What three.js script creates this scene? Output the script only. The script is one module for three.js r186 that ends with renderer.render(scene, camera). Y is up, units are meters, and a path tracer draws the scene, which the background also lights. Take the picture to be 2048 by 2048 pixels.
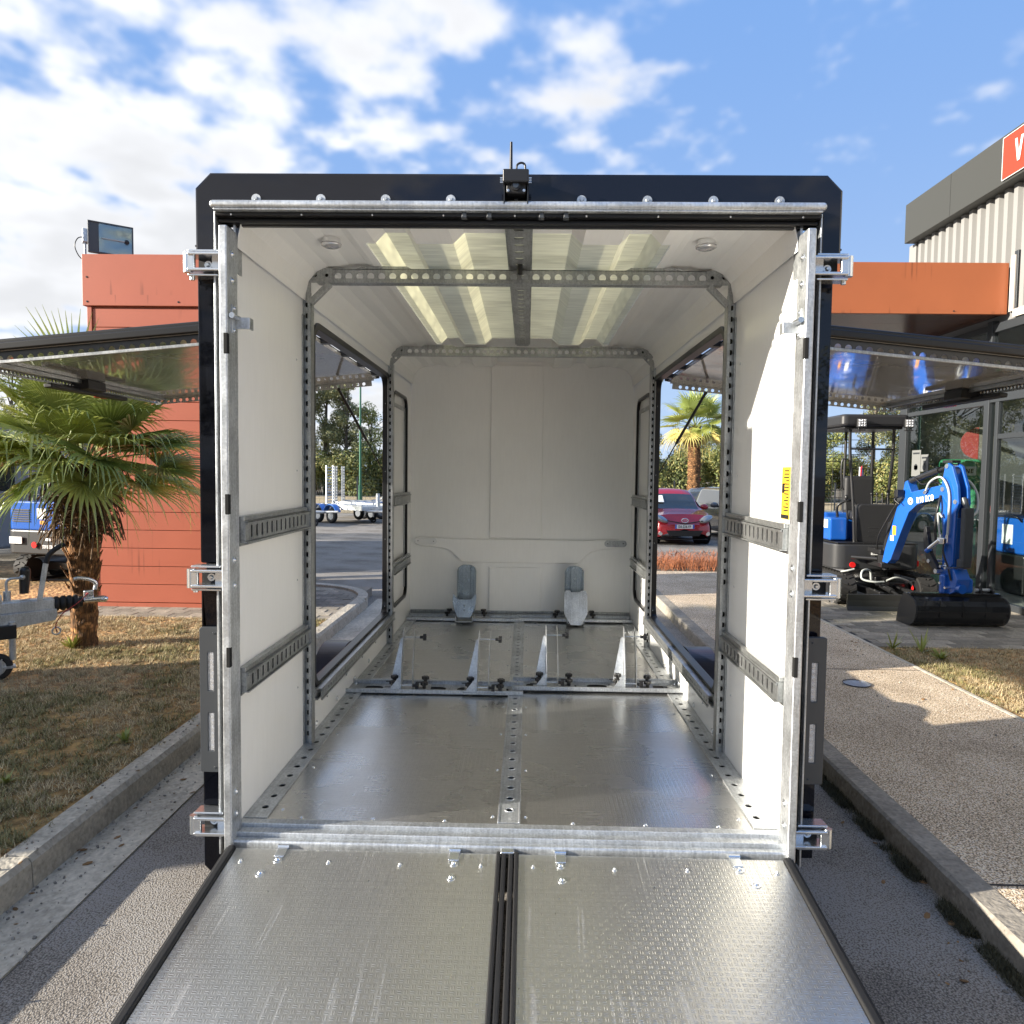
import * as THREE from 'three';
import { RoundedBoxGeometry } from 'three/addons/geometries/RoundedBoxGeometry.js';
import { mergeGeometries } from 'three/addons/utils/BufferGeometryUtils.js';
import { FontLoader } from 'three/addons/loaders/FontLoader.js';
import { TextGeometry } from 'three/addons/geometries/TextGeometry.js';

// ---------- camera, sky, sun, exposure ----------
const V = (x, y, z) => new THREE.Vector3(x, y, z);
const scene = new THREE.Scene();
const camera = new THREE.PerspectiveCamera(70.83, 1, 0.05, 900);
camera.rotation.order = 'YXZ';
camera.position.set(0.0509, 1.7004, 2.5686);
camera.rotation.set(-0.0538, 0.0201, 0.0123);
const renderer = new THREE.WebGLRenderer({ antialias: true });
renderer.setSize(1024, 1024);
renderer.toneMapping = THREE.LinearToneMapping;
const EXPOSURE = 2.6;
renderer.toneMappingExposure = EXPOSURE;
renderer.shadowMap.enabled = true;

// seeded random numbers and periodic noise
function rng(seed) { let a = seed >>> 0; return () => { a = (a + 0x6D2B79F5) >>> 0; let t = a; t = Math.imul(t ^ (t >>> 15), t | 1); t ^= t + Math.imul(t ^ (t >>> 7), t | 61); return ((t ^ (t >>> 14)) >>> 0) / 4294967296; }; }
const TAB = (() => { const r = rng(77), a = new Float32Array(65536); for (let i = 0; i < 65536; i++) a[i] = r(); return a; })();
const hsh = (x, y, s) => TAB[(Math.imul(x, 73856093) ^ Math.imul(y, 19349663) ^ Math.imul(s + 1, 83492791)) >>> 7 & 65535];
const md = (a, p) => ((a % p) + p) % p;
function vn(x, y, p, s) { // periodic value noise
  const xi = Math.floor(x), yi = Math.floor(y); let fx = x - xi, fy = y - yi; fx = fx * fx * (3 - 2 * fx); fy = fy * fy * (3 - 2 * fy);
  const x0 = md(xi, p), x1 = md(xi + 1, p), y0 = md(yi, p), y1 = md(yi + 1, p);
  const a = hsh(x0, y0, s), b = hsh(x1, y0, s), c = hsh(x0, y1, s), d = hsh(x1, y1, s);
  return a + (b - a) * fx + (c - a) * fy + (a - b - c + d) * fx * fy;
}
function fbm(u, v, f, oct, s) { let t = 0, a = 0.5, n = 0; for (let i = 0; i < oct; i++) { t += a * vn(u * f, v * f, f, s + i * 7); n += a; a *= 0.5; f *= 2; } return t / n; }
function worley(u, v, f, s) { // returns [distance, second distance, cell id]
  const x = u * f, y = v * f, xi = Math.floor(x), yi = Math.floor(y); let d1 = 9, d2 = 9, id = 0;
  for (let j = -1; j < 2; j++) for (let i = -1; i < 2; i++) {
    const cx = md(xi + i, f), cy = md(yi + j, f), px = xi + i + hsh(cx, cy, s), py = yi + j + hsh(cx, cy, s + 31), d = Math.hypot(px - x, py - y);
    if (d < d1) { d2 = d1; d1 = d; id = hsh(cx, cy, s + 57); } else if (d < d2) d2 = d;
  }
  return [d1, d2, id];
}
const sm = (a, b, x) => { const t = Math.min(1, Math.max(0, (x - a) / (b - a))); return t * t * (3 - 2 * t); };
const mix = (a, b, t) => a + (b - a) * t;

// sky: blue air with a broken sheet of small clouds, denser to the left
{
  const W = 2048, H = 1024, d = new Float32Array(W * H * 4), P = 4096;
  const n2 = (x, y, oct, s) => { let t = 0, a = 0.5, n = 0; for (let i = 0; i < oct; i++) { t += a * vn(x + 900, y + 900, P, s + i * 5); n += a; a *= 0.52; x *= 2.03; y *= 2.03; } return t / n; };
  for (let j = 0; j < H; j++) {
    const el = ((j + 0.5) / H - 0.5) * Math.PI, y = Math.sin(el), c = Math.cos(el);
    for (let i = 0; i < W; i++) {
      const az = ((i + 0.5) / W - 0.5) * Math.PI * 2, x = Math.cos(az) * c, z = Math.sin(az) * c, k = (j * W + i) * 4;
      if (y < -0.03) { d[k] = 0.14; d[k + 1] = 0.15; d[k + 2] = 0.16; d[k + 3] = 1; continue; }
      const yy = Math.max(0, y), h = Math.pow(1 - yy, 3.2);
      let r = mix(0.20, 0.60, h), g = mix(0.41, 0.77, h), b = mix(0.86, 1.0, h);
      const px = x / (yy + 0.10), pz = z / (yy + 0.10);
      const wx = n2(px * 1.1 + 5, pz * 1.1, 3, 90) - 0.5, big = n2(px * 0.55 + 3.1, pz * 0.55 - 8.2, 3, 11), mid = n2(px * 2.1 + wx * 1.2 + 17, pz * 2.1 + wx, 6, 23), fine = n2(px * 8.5 + 40 + wx, pz * 8.5 - wx, 5, 41);
      const left = sm(0.34, -0.40, x / Math.max(c, 0.05) + 0.10 * z / Math.max(c, 0.05));
      const cover = mix(0.12, 0.76, left) + (big - 0.5) * 0.8;
      let a = sm(0.58 - cover * 0.36, 0.86 - cover * 0.36, mid * 0.38 + fine * 0.62 + cover * 0.06);
      a *= sm(-0.02, 0.05, y) * 0.97;
      const dens = sm(0.35, 0.75, mid * 0.75 + fine * 0.25), lit = mix(1.16, 0.84, dens * a * 0.9);
      const cr = lit * 0.965, cg = lit * 0.975, cb = lit * 1.0;
      r = mix(r, cr, a); g = mix(g, cg, a); b = mix(b, cb, a);
      d[k] = r / EXPOSURE; d[k + 1] = g / EXPOSURE; d[k + 2] = b / EXPOSURE; d[k + 3] = 1;
    }
  }
  const t = new THREE.DataTexture(d, W, H, THREE.RGBAFormat, THREE.FloatType);
  t.mapping = THREE.EquirectangularReflectionMapping; t.magFilter = t.minFilter = THREE.LinearFilter; t.colorSpace = THREE.LinearSRGBColorSpace; t.needsUpdate = true;
  scene.background = t; scene.environment = t;
}
const sun = new THREE.DirectionalLight(new THREE.Color().setRGB(1, 0.92, 0.79), 5.0);
sun.position.set(-40, 12.6, 11.6); sun.castShadow = true; sun.shadow.mapSize.set(4096, 4096); sun.shadow.radius = 1.2;
Object.assign(sun.shadow.camera, { left: -30, right: 30, top: 30, bottom: -30, near: 1, far: 120 });
scene.add(sun, sun.target);

// ---------- helpers ----------
const used = {};
function numbered(n) { const k = used[n] = (used[n] ?? -1) + 1; return k ? n + '_' + String(k).padStart(3, '0') : n; }
function tag(o, label, category, group) { o.userData.label = label; o.userData.category = category; if (group) o.userData.group = group; return o; }
function thing(name, label, category, [x, y, z] = [0, 0, 0], turn = 0, group) {
  const o = new THREE.Group(); o.name = numbered(name); o.position.set(x, y, z); o.rotation.y = turn; scene.add(o); return tag(o, label, category, group);
}
function place(name) { const o = new THREE.Group(); o.name = numbered(name); o.userData.kind = 'structure'; scene.add(o); return o; }
// plain triangles with uv in metres, laid on from the side each face looks to
function flat(g) {
  g = g.index ? g.toNonIndexed() : g; const p = g.attributes.position, n = g.attributes.normal, uv = new Float32Array(p.count * 2);
  for (let t = 0; t < p.count; t += 3) {
    const ax = p.getX(t + 1) - p.getX(t), ay = p.getY(t + 1) - p.getY(t), az = p.getZ(t + 1) - p.getZ(t), bx = p.getX(t + 2) - p.getX(t), by = p.getY(t + 2) - p.getY(t), bz = p.getZ(t + 2) - p.getZ(t);
    const nx = Math.abs(ay * bz - az * by), ny = Math.abs(az * bx - ax * bz), nz = Math.abs(ax * by - ay * bx);
    for (let k = t; k < t + 3; k++) {
      const X = p.getX(k), Y = p.getY(k), Z = p.getZ(k);
      if (ny >= nx && ny >= nz) { uv[2 * k] = X; uv[2 * k + 1] = -Z; } else if (nx >= nz) { uv[2 * k] = Z; uv[2 * k + 1] = Y; } else { uv[2 * k] = X; uv[2 * k + 1] = Y; }
    }
  }
  const o = new THREE.BufferGeometry(); o.setAttribute('position', p); o.setAttribute('normal', n); o.setAttribute('uv', new THREE.BufferAttribute(uv, 2)); return o;
}
const join = geos => { geos = [geos].flat(9).map(flat); return geos.length > 1 ? mergeGeometries(geos) : geos[0]; };
function mesh(name, geo, mat, parent) { const m = new THREE.Mesh(geo, mat); m.name = parent ? name : numbered(name); m.castShadow = m.receiveShadow = true; (parent || scene).add(m); return m; }
const part = (name, geos, mat, parent) => mesh(name, join(geos), mat, parent);
function struct(name, geos, mat) { const m = mesh(name, join(geos), mat); m.userData.kind = 'structure'; return m; }
function sub(name, parent, [x, y, z] = [0, 0, 0]) { const o = new THREE.Group(); o.name = name; o.position.set(x, y, z); parent.add(o); return o; }
const b2 = (x0, x1, y0, y1, z0, z1, r = 0) => {
  const w = Math.abs(x1 - x0), h = Math.abs(y1 - y0), d = Math.abs(z1 - z0), g = r ? new RoundedBoxGeometry(w, h, d, 2, Math.min(r, w / 2.05, h / 2.05, d / 2.05)) : new THREE.BoxGeometry(w, h, d);
  return g.translate((x0 + x1) / 2, (y0 + y1) / 2, (z0 + z1) / 2);
};
const up = V(0, 1, 0);
function rod(a, b, r, seg = 10, r2 = r) {
  const A = V(...a), B = V(...b), d = B.clone().sub(A), g = new THREE.CylinderGeometry(r2, r, d.length(), seg);
  return g.applyQuaternion(new THREE.Quaternion().setFromUnitVectors(up, d.normalize())).translate((A.x + B.x) / 2, (A.y + B.y) / 2, (A.z + B.z) / 2);
}
const ball = (r, x, y, z, seg = 10, sy = 1) => new THREE.SphereGeometry(r, seg, Math.max(5, seg >> 1)).scale(1, sy, 1).translate(x, y, z);
const tube = (pts, r, n = 24, k = 7) => new THREE.TubeGeometry(new THREE.CatmullRomCurve3(pts.map(p => V(...p))), n, r, k);
const poly = pts => { const s = new THREE.Shape(); pts.forEach((p, i) => i ? s.lineTo(p[0], p[1]) : s.moveTo(p[0], p[1])); s.closePath(); return s; };
function rr(x0, y0, x1, y1, r, path = new THREE.Shape()) {
  path.moveTo(x0 + r, y0); path.lineTo(x1 - r, y0); path.absarc(x1 - r, y0 + r, r, -Math.PI / 2, 0); path.lineTo(x1, y1 - r); path.absarc(x1 - r, y1 - r, r, 0, Math.PI / 2);
  path.lineTo(x0 + r, y1); path.absarc(x0 + r, y1 - r, r, Math.PI / 2, Math.PI); path.lineTo(x0, y0 + r); path.absarc(x0 + r, y0 + r, r, Math.PI, Math.PI * 1.5); return path;
}
const ex = (s, depth, bevel = 0, cs = 6) => new THREE.ExtrudeGeometry(s, { depth, curveSegments: cs, bevelEnabled: bevel > 0, bevelSize: bevel, bevelThickness: bevel, bevelSegments: 2, bevelOffset: -bevel });
// lay a shape drawn in x, y (depth along z) at o with its x along X and its y along Y
const at = (g, o, X, Y) => { const x = V(...X).normalize(), y = V(...Y).normalize(), z = x.clone().cross(y); return g.applyMatrix4(new THREE.Matrix4().makeBasis(x, y, z).setPosition(...o)); };
// a strip l x w with holes [u, v, rx, ry]
function strip(l, w, t, holes, cs = 5) {
  const s = poly([[0, 0], [l, 0], [l, w], [0, w]]);
  for (const [u, v, rx, ry] of holes) { const h = new THREE.Path(); if (rx === ry || rx < 0.001) h.absarc(u, v, rx, 0, Math.PI * 2, true); else rr(u - rx, v - ry, u + rx, v + ry, Math.min(rx, ry) * 0.98, h); s.holes.push(h); }
  return ex(s, t, 0, cs);
}
const row = (n, f) => Array.from({ length: n }, (_, i) => f(i));
const bolt = (x, y, z, r, axis, h = 0.006) => { // domed bolt head with a washer on a face that looks along axis
  const A = V(x, y, z), n = V(...axis).normalize(), B = A.clone().addScaledVector(n, h * 0.35), C = A.clone().addScaledVector(n, h);
  return [rod(A.toArray(), B.toArray(), r, 12), rod(B.toArray(), C.toArray(), r * 0.62, 8, r * 0.35)];
};

// ---------- textures and materials ----------
function tex(w, h, fn, srgb = true, fx = 1, fy = fx) {
  const d = new Uint8Array(w * h * 4); let k = 0;
  for (let j = 0; j < h; j++) for (let i = 0; i < w; i++) { const c = fn((i + 0.5) / w, (j + 0.5) / h, i, j), v = Array.isArray(c) ? c : [c, c, c]; for (let q = 0; q < 3; q++) d[k++] = Math.max(0, Math.min(255, v[q] * 255)); d[k++] = 255; }
  const t = new THREE.DataTexture(d, w, h); t.wrapS = t.wrapT = THREE.RepeatWrapping; t.magFilter = THREE.LinearFilter; t.minFilter = THREE.LinearMipmapLinearFilter; t.generateMipmaps = true; t.repeat.set(fx, fy);
  if (srgb) t.colorSpace = THREE.SRGBColorSpace; t.needsUpdate = true; return t;
}
const C3 = (r, g, b) => new THREE.Color().setRGB(r, g, b);
const mat = (r, g, b, rough, o = {}) => new THREE.MeshPhysicalMaterial({ color: C3(r, g, b), roughness: rough, ...o });
const T = {};
T.galv = tex(512, 512, (u, v) => { const w = worley(u + fbm(u, v, 8, 2, 3) * 0.02, v, 70, 5), q = fbm(u, v, 5, 5, 60), l = vn(u * 90, v * 5, 90, 59); const s = 0.85 + 0.10 * w[2] + 0.24 * (q - 0.5) + 0.10 * (l - 0.5); return [s, s * 1.005, s * 1.01]; }, true, 2.2);
T.galvR = tex(256, 256, (u, v) => { const w = worley(u, v, 40, 8); return 0.66 + 0.2 * w[2] + 0.3 * (fbm(u, v, 6, 4, 9) - 0.5); }, false, 3);
T.asphalt = tex(1024, 1024, (u, v) => { const w = worley(u, v, 230, 2), q = fbm(u, v, 4, 5, 4), s = (0.78 + 0.26 * w[2]) * (0.66 + 0.62 * q) * (0.75 + 0.5 * sm(0.75, 0.25, w[0])); return [s, s * 0.97, s * 0.93]; }, true, 1 / 1.5);
T.asphaltB = tex(1024, 1024, (u, v) => { const w = worley(u, v, 230, 2); return sm(0.75, 0.1, w[0]) * (0.5 + 0.5 * w[2]); }, false, 1 / 1.5);
T.agg = tex(1024, 1024, (u, v) => { const w = worley(u, v, 160, 6), q = fbm(u, v, 5, 5, 7), s = (0.70 + 0.36 * w[2]) * (0.52 + 0.55 * sm(0.72, 0.38, w[0])) * (0.85 + 0.3 * q); return [s, s * (0.93 + 0.04 * w[2]), s * (0.83 + 0.10 * w[2])]; }, true, 1 / 1.2);
T.aggB = tex(1024, 1024, (u, v) => { const w = worley(u, v, 160, 6); return sm(0.75, 0.15, w[0]) * (0.6 + 0.4 * w[2]); }, false, 1 / 1.2);
T.conc = tex(512, 512, (u, v) => { const q = fbm(u, v, 4, 6, 12), f = fbm(u, v, 64, 3, 13), w = worley(u, v, 40, 3), p = w[0] < 0.10 && w[2] > 0.85 ? 0.85 : 1, s = (0.70 + 0.32 * q + 0.26 * (f - 0.5)) * p; return [s, s * 0.985, s * 0.95]; }, true, 1);
T.concB = tex(512, 512, (u, v) => fbm(u, v, 60, 3, 13) * 0.7 + 0.3 * fbm(u, v, 8, 3, 12), false, 1);
T.lawn = tex(1024, 1024, (u, v) => { const q = sm(0.42, 0.62, fbm(u, v, 5, 5, 21)), f = fbm(u, v, 90, 3, 22), b = fbm(u, v, 11, 4, 23), s = 0.80 + 0.75 * (f - 0.2); const br = [0.72, 0.59, 0.42], gr = [0.56, 0.49, 0.31], t = q * 0.5; return br.map((c, i) => mix(c, gr[i], t) * s * (0.75 + 0.5 * b)); }, true, 1 / 4.2);
T.lawnB = tex(512, 512, (u, v) => fbm(u, v, 60, 4, 24), false, 1 / 2);
// five short raised dashes in turn, as on tread plate: pairs that alternate in direction
const tread = (u, v) => { const a = u * 2, b = v * 2, i = Math.floor(a), j = Math.floor(b); let x = a - i - 0.5, y = b - j - 0.5; if ((i + j) & 1) [x, y] = [y, x]; const d = (c) => sm(0.115, 0.04, Math.abs(y - c)) * sm(0.36, 0.24, Math.abs(x)); return Math.max(d(-0.2), d(0.2)); };
T.tread = tex(128, 128, (u, v) => tread(u, v), false, 1 / 0.036);
T.floor = tex(512, 512, (u, v) => { const s = vn(u * 6, v * 256, 256, 33), f = fbm(u, v, 128, 2, 35), l = 0.90 + 0.03 * (s - 0.5) + 0.05 * (f - 0.5); return [l, l * 0.998, l * 0.99]; }, true, 0.9);
T.floorR = tex(1024, 1024, (u, v) => { const q = fbm(u, v, 4, 6, 31), s = vn(u * 6, v * 300, 300, 34), w = sm(0.5, 0.62, fbm(u, v, 7, 5, 36)); return 0.62 + 0.42 * (q - 0.5) + 0.07 * (s - 0.5) + 0.10 * w; }, false, 0.62);
T.rampR = tex(1024, 1024, (u, v) => { const x = u + 0.02 * vn(u * 4, v * 7, 7, 51), a = vn(x * 150, v * 5, 150, 41), b = vn(x * 60, v * 3, 60, 43), st = sm(0.74, 0.9, a) * sm(0.4, 0.7, b), f = fbm(u, v, 60, 3, 46); return 0.60 + 0.30 * st + 0.14 * (f - 0.5); }, false, 1.05, 0.6);
T.bark = tex(512, 512, (u, v) => { const a = vn(u * 90, v * 10, 90, 61), b = fbm(u, v, 12, 4, 62), c = worley(u, v, 9, 63), s = 0.30 + 0.6 * a * b + 0.40 * sm(0.5, 0.2, c[0]) * c[2]; return [s * 1.1, s * 0.86, s * 0.62]; }, true, 2.2);
T.barkB = tex(512, 512, (u, v) => vn(u * 90, v * 10, 90, 61) * 0.6 + 0.4 * fbm(u, v, 12, 4, 62), false, 2.2);
T.orange = tex(512, 512, (u, v) => { const q = fbm(u, v, 3, 5, 71), r = vn(u * 70, v * 3, 70, 73), dr = sm(0.78, 0.95, r) * sm(0.5, 0.75, fbm(u, v, 6, 3, 75)) * 0.16, s = 0.93 + 0.10 * (q - 0.5) - dr; return [s, s, s]; }, true, 0.55);
T.white = tex(512, 512, (u, v) => { const q = fbm(u, v, 3, 5, 81), f = vn(u * 140, v * 14, 140, 82), s = 0.955 + 0.035 * (q - 0.5) + 0.012 * (f - 0.5); return [s, s, s * 0.995]; }, true, 0.8);
T.smear = tex(512, 512, (u, v) => 0.35 + 0.5 * (fbm(u, v, 4, 6, 85) - 0.3), false, 0.9);
T.grain = tex(256, 256, (u, v) => fbm(u, v, 40, 3, 87), false, 6);
T.wavy = tex(256, 256, (u, v) => fbm(u, v, 3, 3, 88), false, 1.1);
T.grp = tex(512, 512, (u, v) => { const q = fbm(u, v, 4, 5, 91), s = vn(u * 12, v * 90, 90, 92), k = 0.90 + 0.10 * (q - 0.5) + 0.10 * (s - 0.5); return [k, k, k * 0.98]; }, true, 0.9);
T.paver = row(3, i => tex(128, 128, (u, v) => { const f = fbm(u, v, 20, 3, 100 + i), q = fbm(u, v, 3, 3, 110 + i), s = (0.72 + i * 0.06) * (0.75 + 0.3 * f + 0.2 * q); return [s, s * 0.975, s * 0.93]; }, true, 4));

const M = {
  black: mat(0.0055, 0.0060, 0.010, 0.06, { clearcoat: 0.75, clearcoatRoughness: 0.02, specularIntensity: 0.15, bumpMap: T.wavy, bumpScale: 0.003 }),
  galv: mat(0.66, 0.68, 0.695, 0.60, { metalness: 0.84, map: T.galv, roughnessMap: T.galvR }),
  steel: mat(0.50, 0.51, 0.505, 0.50, { metalness: 0.85, map: T.galv, roughnessMap: T.galvR }),
  zinc: mat(0.70, 0.73, 0.76, 0.26, { metalness: 0.95 }),
  chrome: mat(0.82, 0.82, 0.82, 0.08, { metalness: 1 }),
  floor: mat(0.80, 0.795, 0.78, 0.42, { metalness: 0.95, map: T.floor, roughnessMap: T.floorR, bumpMap: T.tread, bumpScale: 0.0003 }),
  ramp: mat(0.83, 0.825, 0.81, 0.50, { metalness: 0.94, map: T.floor, roughnessMap: T.rampR, bumpMap: T.tread, bumpScale: 0.0004 }),
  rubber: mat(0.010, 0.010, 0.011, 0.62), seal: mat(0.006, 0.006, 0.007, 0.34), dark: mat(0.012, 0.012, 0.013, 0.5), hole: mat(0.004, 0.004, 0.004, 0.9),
  plastic: mat(0.013, 0.013, 0.014, 0.36), grey: mat(0.055, 0.060, 0.066, 0.38, { metalness: 0.2 }),
  white: mat(0.93, 0.93, 0.92, 0.34, { map: T.white, clearcoat: 0.6, clearcoatRoughness: 0.12 }),
  wall2: mat(0.92, 0.92, 0.91, 0.5, { map: T.white }),
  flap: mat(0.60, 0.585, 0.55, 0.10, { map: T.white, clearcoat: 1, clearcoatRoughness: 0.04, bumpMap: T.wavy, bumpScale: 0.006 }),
  grp: mat(0.95, 0.94, 0.82, 1, { map: T.grp, transmission: 0.6, thickness: 0 }),
  lens: mat(0.95, 0.95, 0.95, 0.12, { transmission: 0.75, thickness: 0.004 }), led: mat(0.75, 0.75, 0.76, 0.2, { metalness: 0.7 }),
  asphalt: mat(0.30, 0.285, 0.27, 0.92, { map: T.asphalt, bumpMap: T.asphaltB, bumpScale: 0.0016 }),
  lot: mat(0.27, 0.255, 0.235, 0.94, { map: T.asphalt, bumpMap: T.asphaltB, bumpScale: 0.0012 }),
  agg: mat(0.84, 0.735, 0.61, 0.9, { map: T.agg, bumpMap: T.aggB, bumpScale: 0.0015 }),
  conc: mat(0.66, 0.62, 0.55, 0.92, { map: T.conc, bumpMap: T.concB, bumpScale: 0.006 }),
  lawn: mat(0.74, 0.68, 0.60, 1, { map: T.lawn, bumpMap: T.lawnB, bumpScale: 0.03 }),
  earth: mat(0.16, 0.13, 0.09, 1, { bumpMap: T.lawnB, bumpScale: 0.02 }),
  orange: mat(0.46, 0.125, 0.072, 0.42, { map: T.orange }), orange2: mat(0.43, 0.13, 0.05, 0.40, { map: T.orange }),
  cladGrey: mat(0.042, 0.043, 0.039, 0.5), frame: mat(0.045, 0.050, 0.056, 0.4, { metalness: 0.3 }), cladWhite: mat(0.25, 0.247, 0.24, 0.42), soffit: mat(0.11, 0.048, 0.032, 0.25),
  glass: mat(0.86, 0.90, 0.89, 0, { transmission: 1, thickness: 0, ior: 1.52 }), glassDark: mat(0.02, 0.024, 0.026, 0.04, { clearcoat: 1, clearcoatRoughness: 0.02 }),
  blue: mat(0.009, 0.095, 0.42, 0.22, { clearcoat: 0.7, clearcoatRoughness: 0.08 }), blackPaint: mat(0.016, 0.016, 0.017, 0.28, { clearcoat: 0.4, clearcoatRoughness: 0.15 }), trackRubber: mat(0.018, 0.017, 0.016, 0.75),
  red: mat(0.62, 0.012, 0.012, 0.3), yellow: mat(0.80, 0.50, 0.02, 0.45), paper: mat(0.75, 0.76, 0.76, 0.6), amber: mat(0.75, 0.33, 0.03, 0.4),
  leaf: mat(0.36, 0.40, 0.10, 0.34, { side: THREE.DoubleSide, transmission: 0.4, thickness: 0 }), petiole: mat(0.16, 0.20, 0.06, 0.5),
  bark: mat(0.58, 0.50, 0.41, 1, { map: T.bark, bumpMap: T.barkB, bumpScale: 0.02 }), fibre: mat(0.15, 0.10, 0.062, 1), wood: mat(0.13, 0.11, 0.085, 0.95),
};

// ---------- the box trailer with its rear ramp down and both side hatches up ----------
const mirX = g => { g = flat(g); g.scale(-1, 1, 1); for (const k of ['position', 'normal', 'uv']) { const a = g.attributes[k], n = a.itemSize; for (let t = 0; t < a.count; t += 3) for (let c = 0; c < n; c++) { const i = (t + 1) * n + c, j = (t + 2) * n + c, q = a.array[i]; a.array[i] = a.array[j]; a.array[j] = q; } } return g; };
const sd = (s, geos) => { geos = [geos].flat(9); return s > 0 ? geos : geos.map(mirX); };
const FL = 0.3974, FRONT = -3.92;
const trailer = thing('box_trailer', 'large black box trailer with white interior, rear ramp lowered and side hatches raised', 'trailer');
{
  const t = trailer;
  // rear frame, black gloss paint, broken at the hinges
  const topShape = poly([[-1.13, 2.45], [-1.13, 2.688], [-1.076, 2.742], [1.076, 2.742], [1.13, 2.688], [1.13, 2.45], [1.057, 2.45], [1.057, 2.60], [-1.057, 2.60], [-1.057, 2.45]]);
  const post = sd(1, [b2(1.052, 1.127, 1.362, 2.378, -0.12, 0, 0.008), b2(1.050, 1.126, 0.462, 1.272, -0.12, 0, 0.008), ex(poly([[1.05, 0.385], [1.126, 0.385], [1.126, 0.235], [1.085, 0.195], [1.05, 0.215]]), 0.11, 0.006).translate(0, 0, -0.118)]);
  part('rear_frame', [ex(topShape, 0.115, 0.008).translate(0, 0, -0.118), post, sd(-1, post), b2(-1.118, -1.06, 0.3, 2.5, -0.112, -0.03), b2(1.06, 1.118, 0.3, 2.5, -0.112, -0.03), b2(-1.135, 1.135, 2.66, 2.70, -0.20, -0.12)], M.black, t);
  for (const s of [-1, 1]) {
    part('frame_edge_strip', sd(s, [b2(1.0465, 1.0525, 2.452, 2.60, -0.02, 0.030, 0.002), b2(1.0455, 1.0525, 1.352, 2.385, -0.02, 0.036, 0.002), b2(1.0455, 1.0525, 0.456, 1.276, -0.02, 0.036, 0.002), b2(1.0455, 1.0525, 0.30, 0.392, -0.02, 0.036, 0.002)]), M.galv, t);
    part('marker_lamp', sd(s, b2(1.131, 1.143, 2.595, 2.665, -0.07, -0.03, 0.004)), M.led, t);
    part('post_collar', sd(s, [b2(1.051, 1.1325, 2.486, 2.492, -0.11, 0.002, 0.001), b2(1.051, 1.132, 2.470, 2.474, -0.11, 0.0015, 0.001)]), M.black, t);
    part('gap_seal', sd(s, b2(1.014, 1.045, 0.30, 2.56, -0.06, 0.010)), M.hole, t);
    part('corner_post', sd(s, [b2(0.984, 1.013, 0.325, 2.535, -0.005, 0.087, 0.005), ex(poly([[-0.06, 2.40], [-0.004, 2.40], [-0.004, 2.565], [-0.035, 2.555], [-0.06, 2.53]]), 0.008).rotateY(-Math.PI / 2).translate(0.998, 0, 0)]), M.galv, t);
    for (const y of [2.135, 1.58, 1.04]) part('rubber_slot', sd(s, b2(0.9835, 0.9985, y - 0.036, y + 0.036, 0.070, 0.0885, 0.003)), M.hole, t);
    for (const y of [2.447, 2.357, 1.38, 1.29, 0.54, 0.46]) part('post_bolt', sd(s, bolt(0.9845, y, 0.045, 0.014, [-1, 0, 0], 0.008)), M.zinc, t);
    const st = sub('latch_striker', t); 
    part('plate', sd(s, [b2(0.980, 0.985, 2.175, 2.275, 0.02, 0.055, 0.002), b2(0.930, 0.982, 2.195, 2.235, 0.020, 0.026, 0.002), b2(0.930, 0.936, 2.195, 2.235, -0.01, 0.025, 0.002)]), M.galv, st);
    part('pin', sd(s, rod([0.972, 2.232, 0.08], [0.972, 2.232, 0.02], 0.010, 12)), M.zinc, st);
    for (const y of [2.262, 2.186]) part('bolt', sd(s, bolt(0.980, y, 0.04, 0.009, [-1, 0, 0])), M.zinc, st);
    for (const [y0, tilt] of [[2.416, 0], [1.315, 0], [0.420, 0]]) {
      const h = sub('door_hinge', t);
      part('hinge_plate', sd(s, [b2(1.005, 1.128, y0 + 0.022, y0 + 0.032, 0.01, 0.075, 0.003), b2(1.005, 1.128, y0 - 0.032, y0 - 0.022, 0.01, 0.075, 0.003), b2(1.03, 1.135, y0 + 0.038, y0 + 0.045, 0.0, 0.055, 0.002), b2(1.03, 1.135, y0 - 0.045, y0 - 0.038, 0.0, 0.055, 0.002), b2(1.005, 1.06, y0 - 0.022, y0 + 0.022, 0.012, 0.03)]), M.zinc, h);
      part('knuckle', sd(s, [rod([1.135, y0 - 0.034, 0.052], [1.135, y0 + 0.034, 0.052], 0.0155, 16), b2(1.107, 1.136, y0 - 0.032, y0 + 0.032, 0.05, 0.0665, 0.004), rod([1.13, y0 - 0.054, 0.03], [1.13, y0 - 0.04, 0.03], 0.009, 8)]), M.zinc, h);
      part('hinge_recess', sd(s, b2(1.056, 1.112, y0 - 0.022, y0 + 0.022, -0.02, 0.02)), M.dark, h);
      part('hinge_bolt', sd(s, bolt(1.075, y0, 0.022, 0.014, [0, 0, 1], 0.012)), M.zinc, h);
    }
    const tl = sub('tail_light', t);
    const pl = rr(1.053, 0.600, 1.123, 1.132, 0.008); for (const y of [0.90, 0.678]) pl.holes.push(rr(1.0715, y, 1.0935, y + 0.142, 0.004, new THREE.Path()));
    part('mounting_plate', sd(s, [ex(pl, 0.018, 0.002).translate(0, 0, 0.004), bolt(1.071, 1.112, 0.022, 0.007, [0, 0, 1]), bolt(1.071, 0.618, 0.022, 0.007, [0, 0, 1])]), M.grey, tl);
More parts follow.
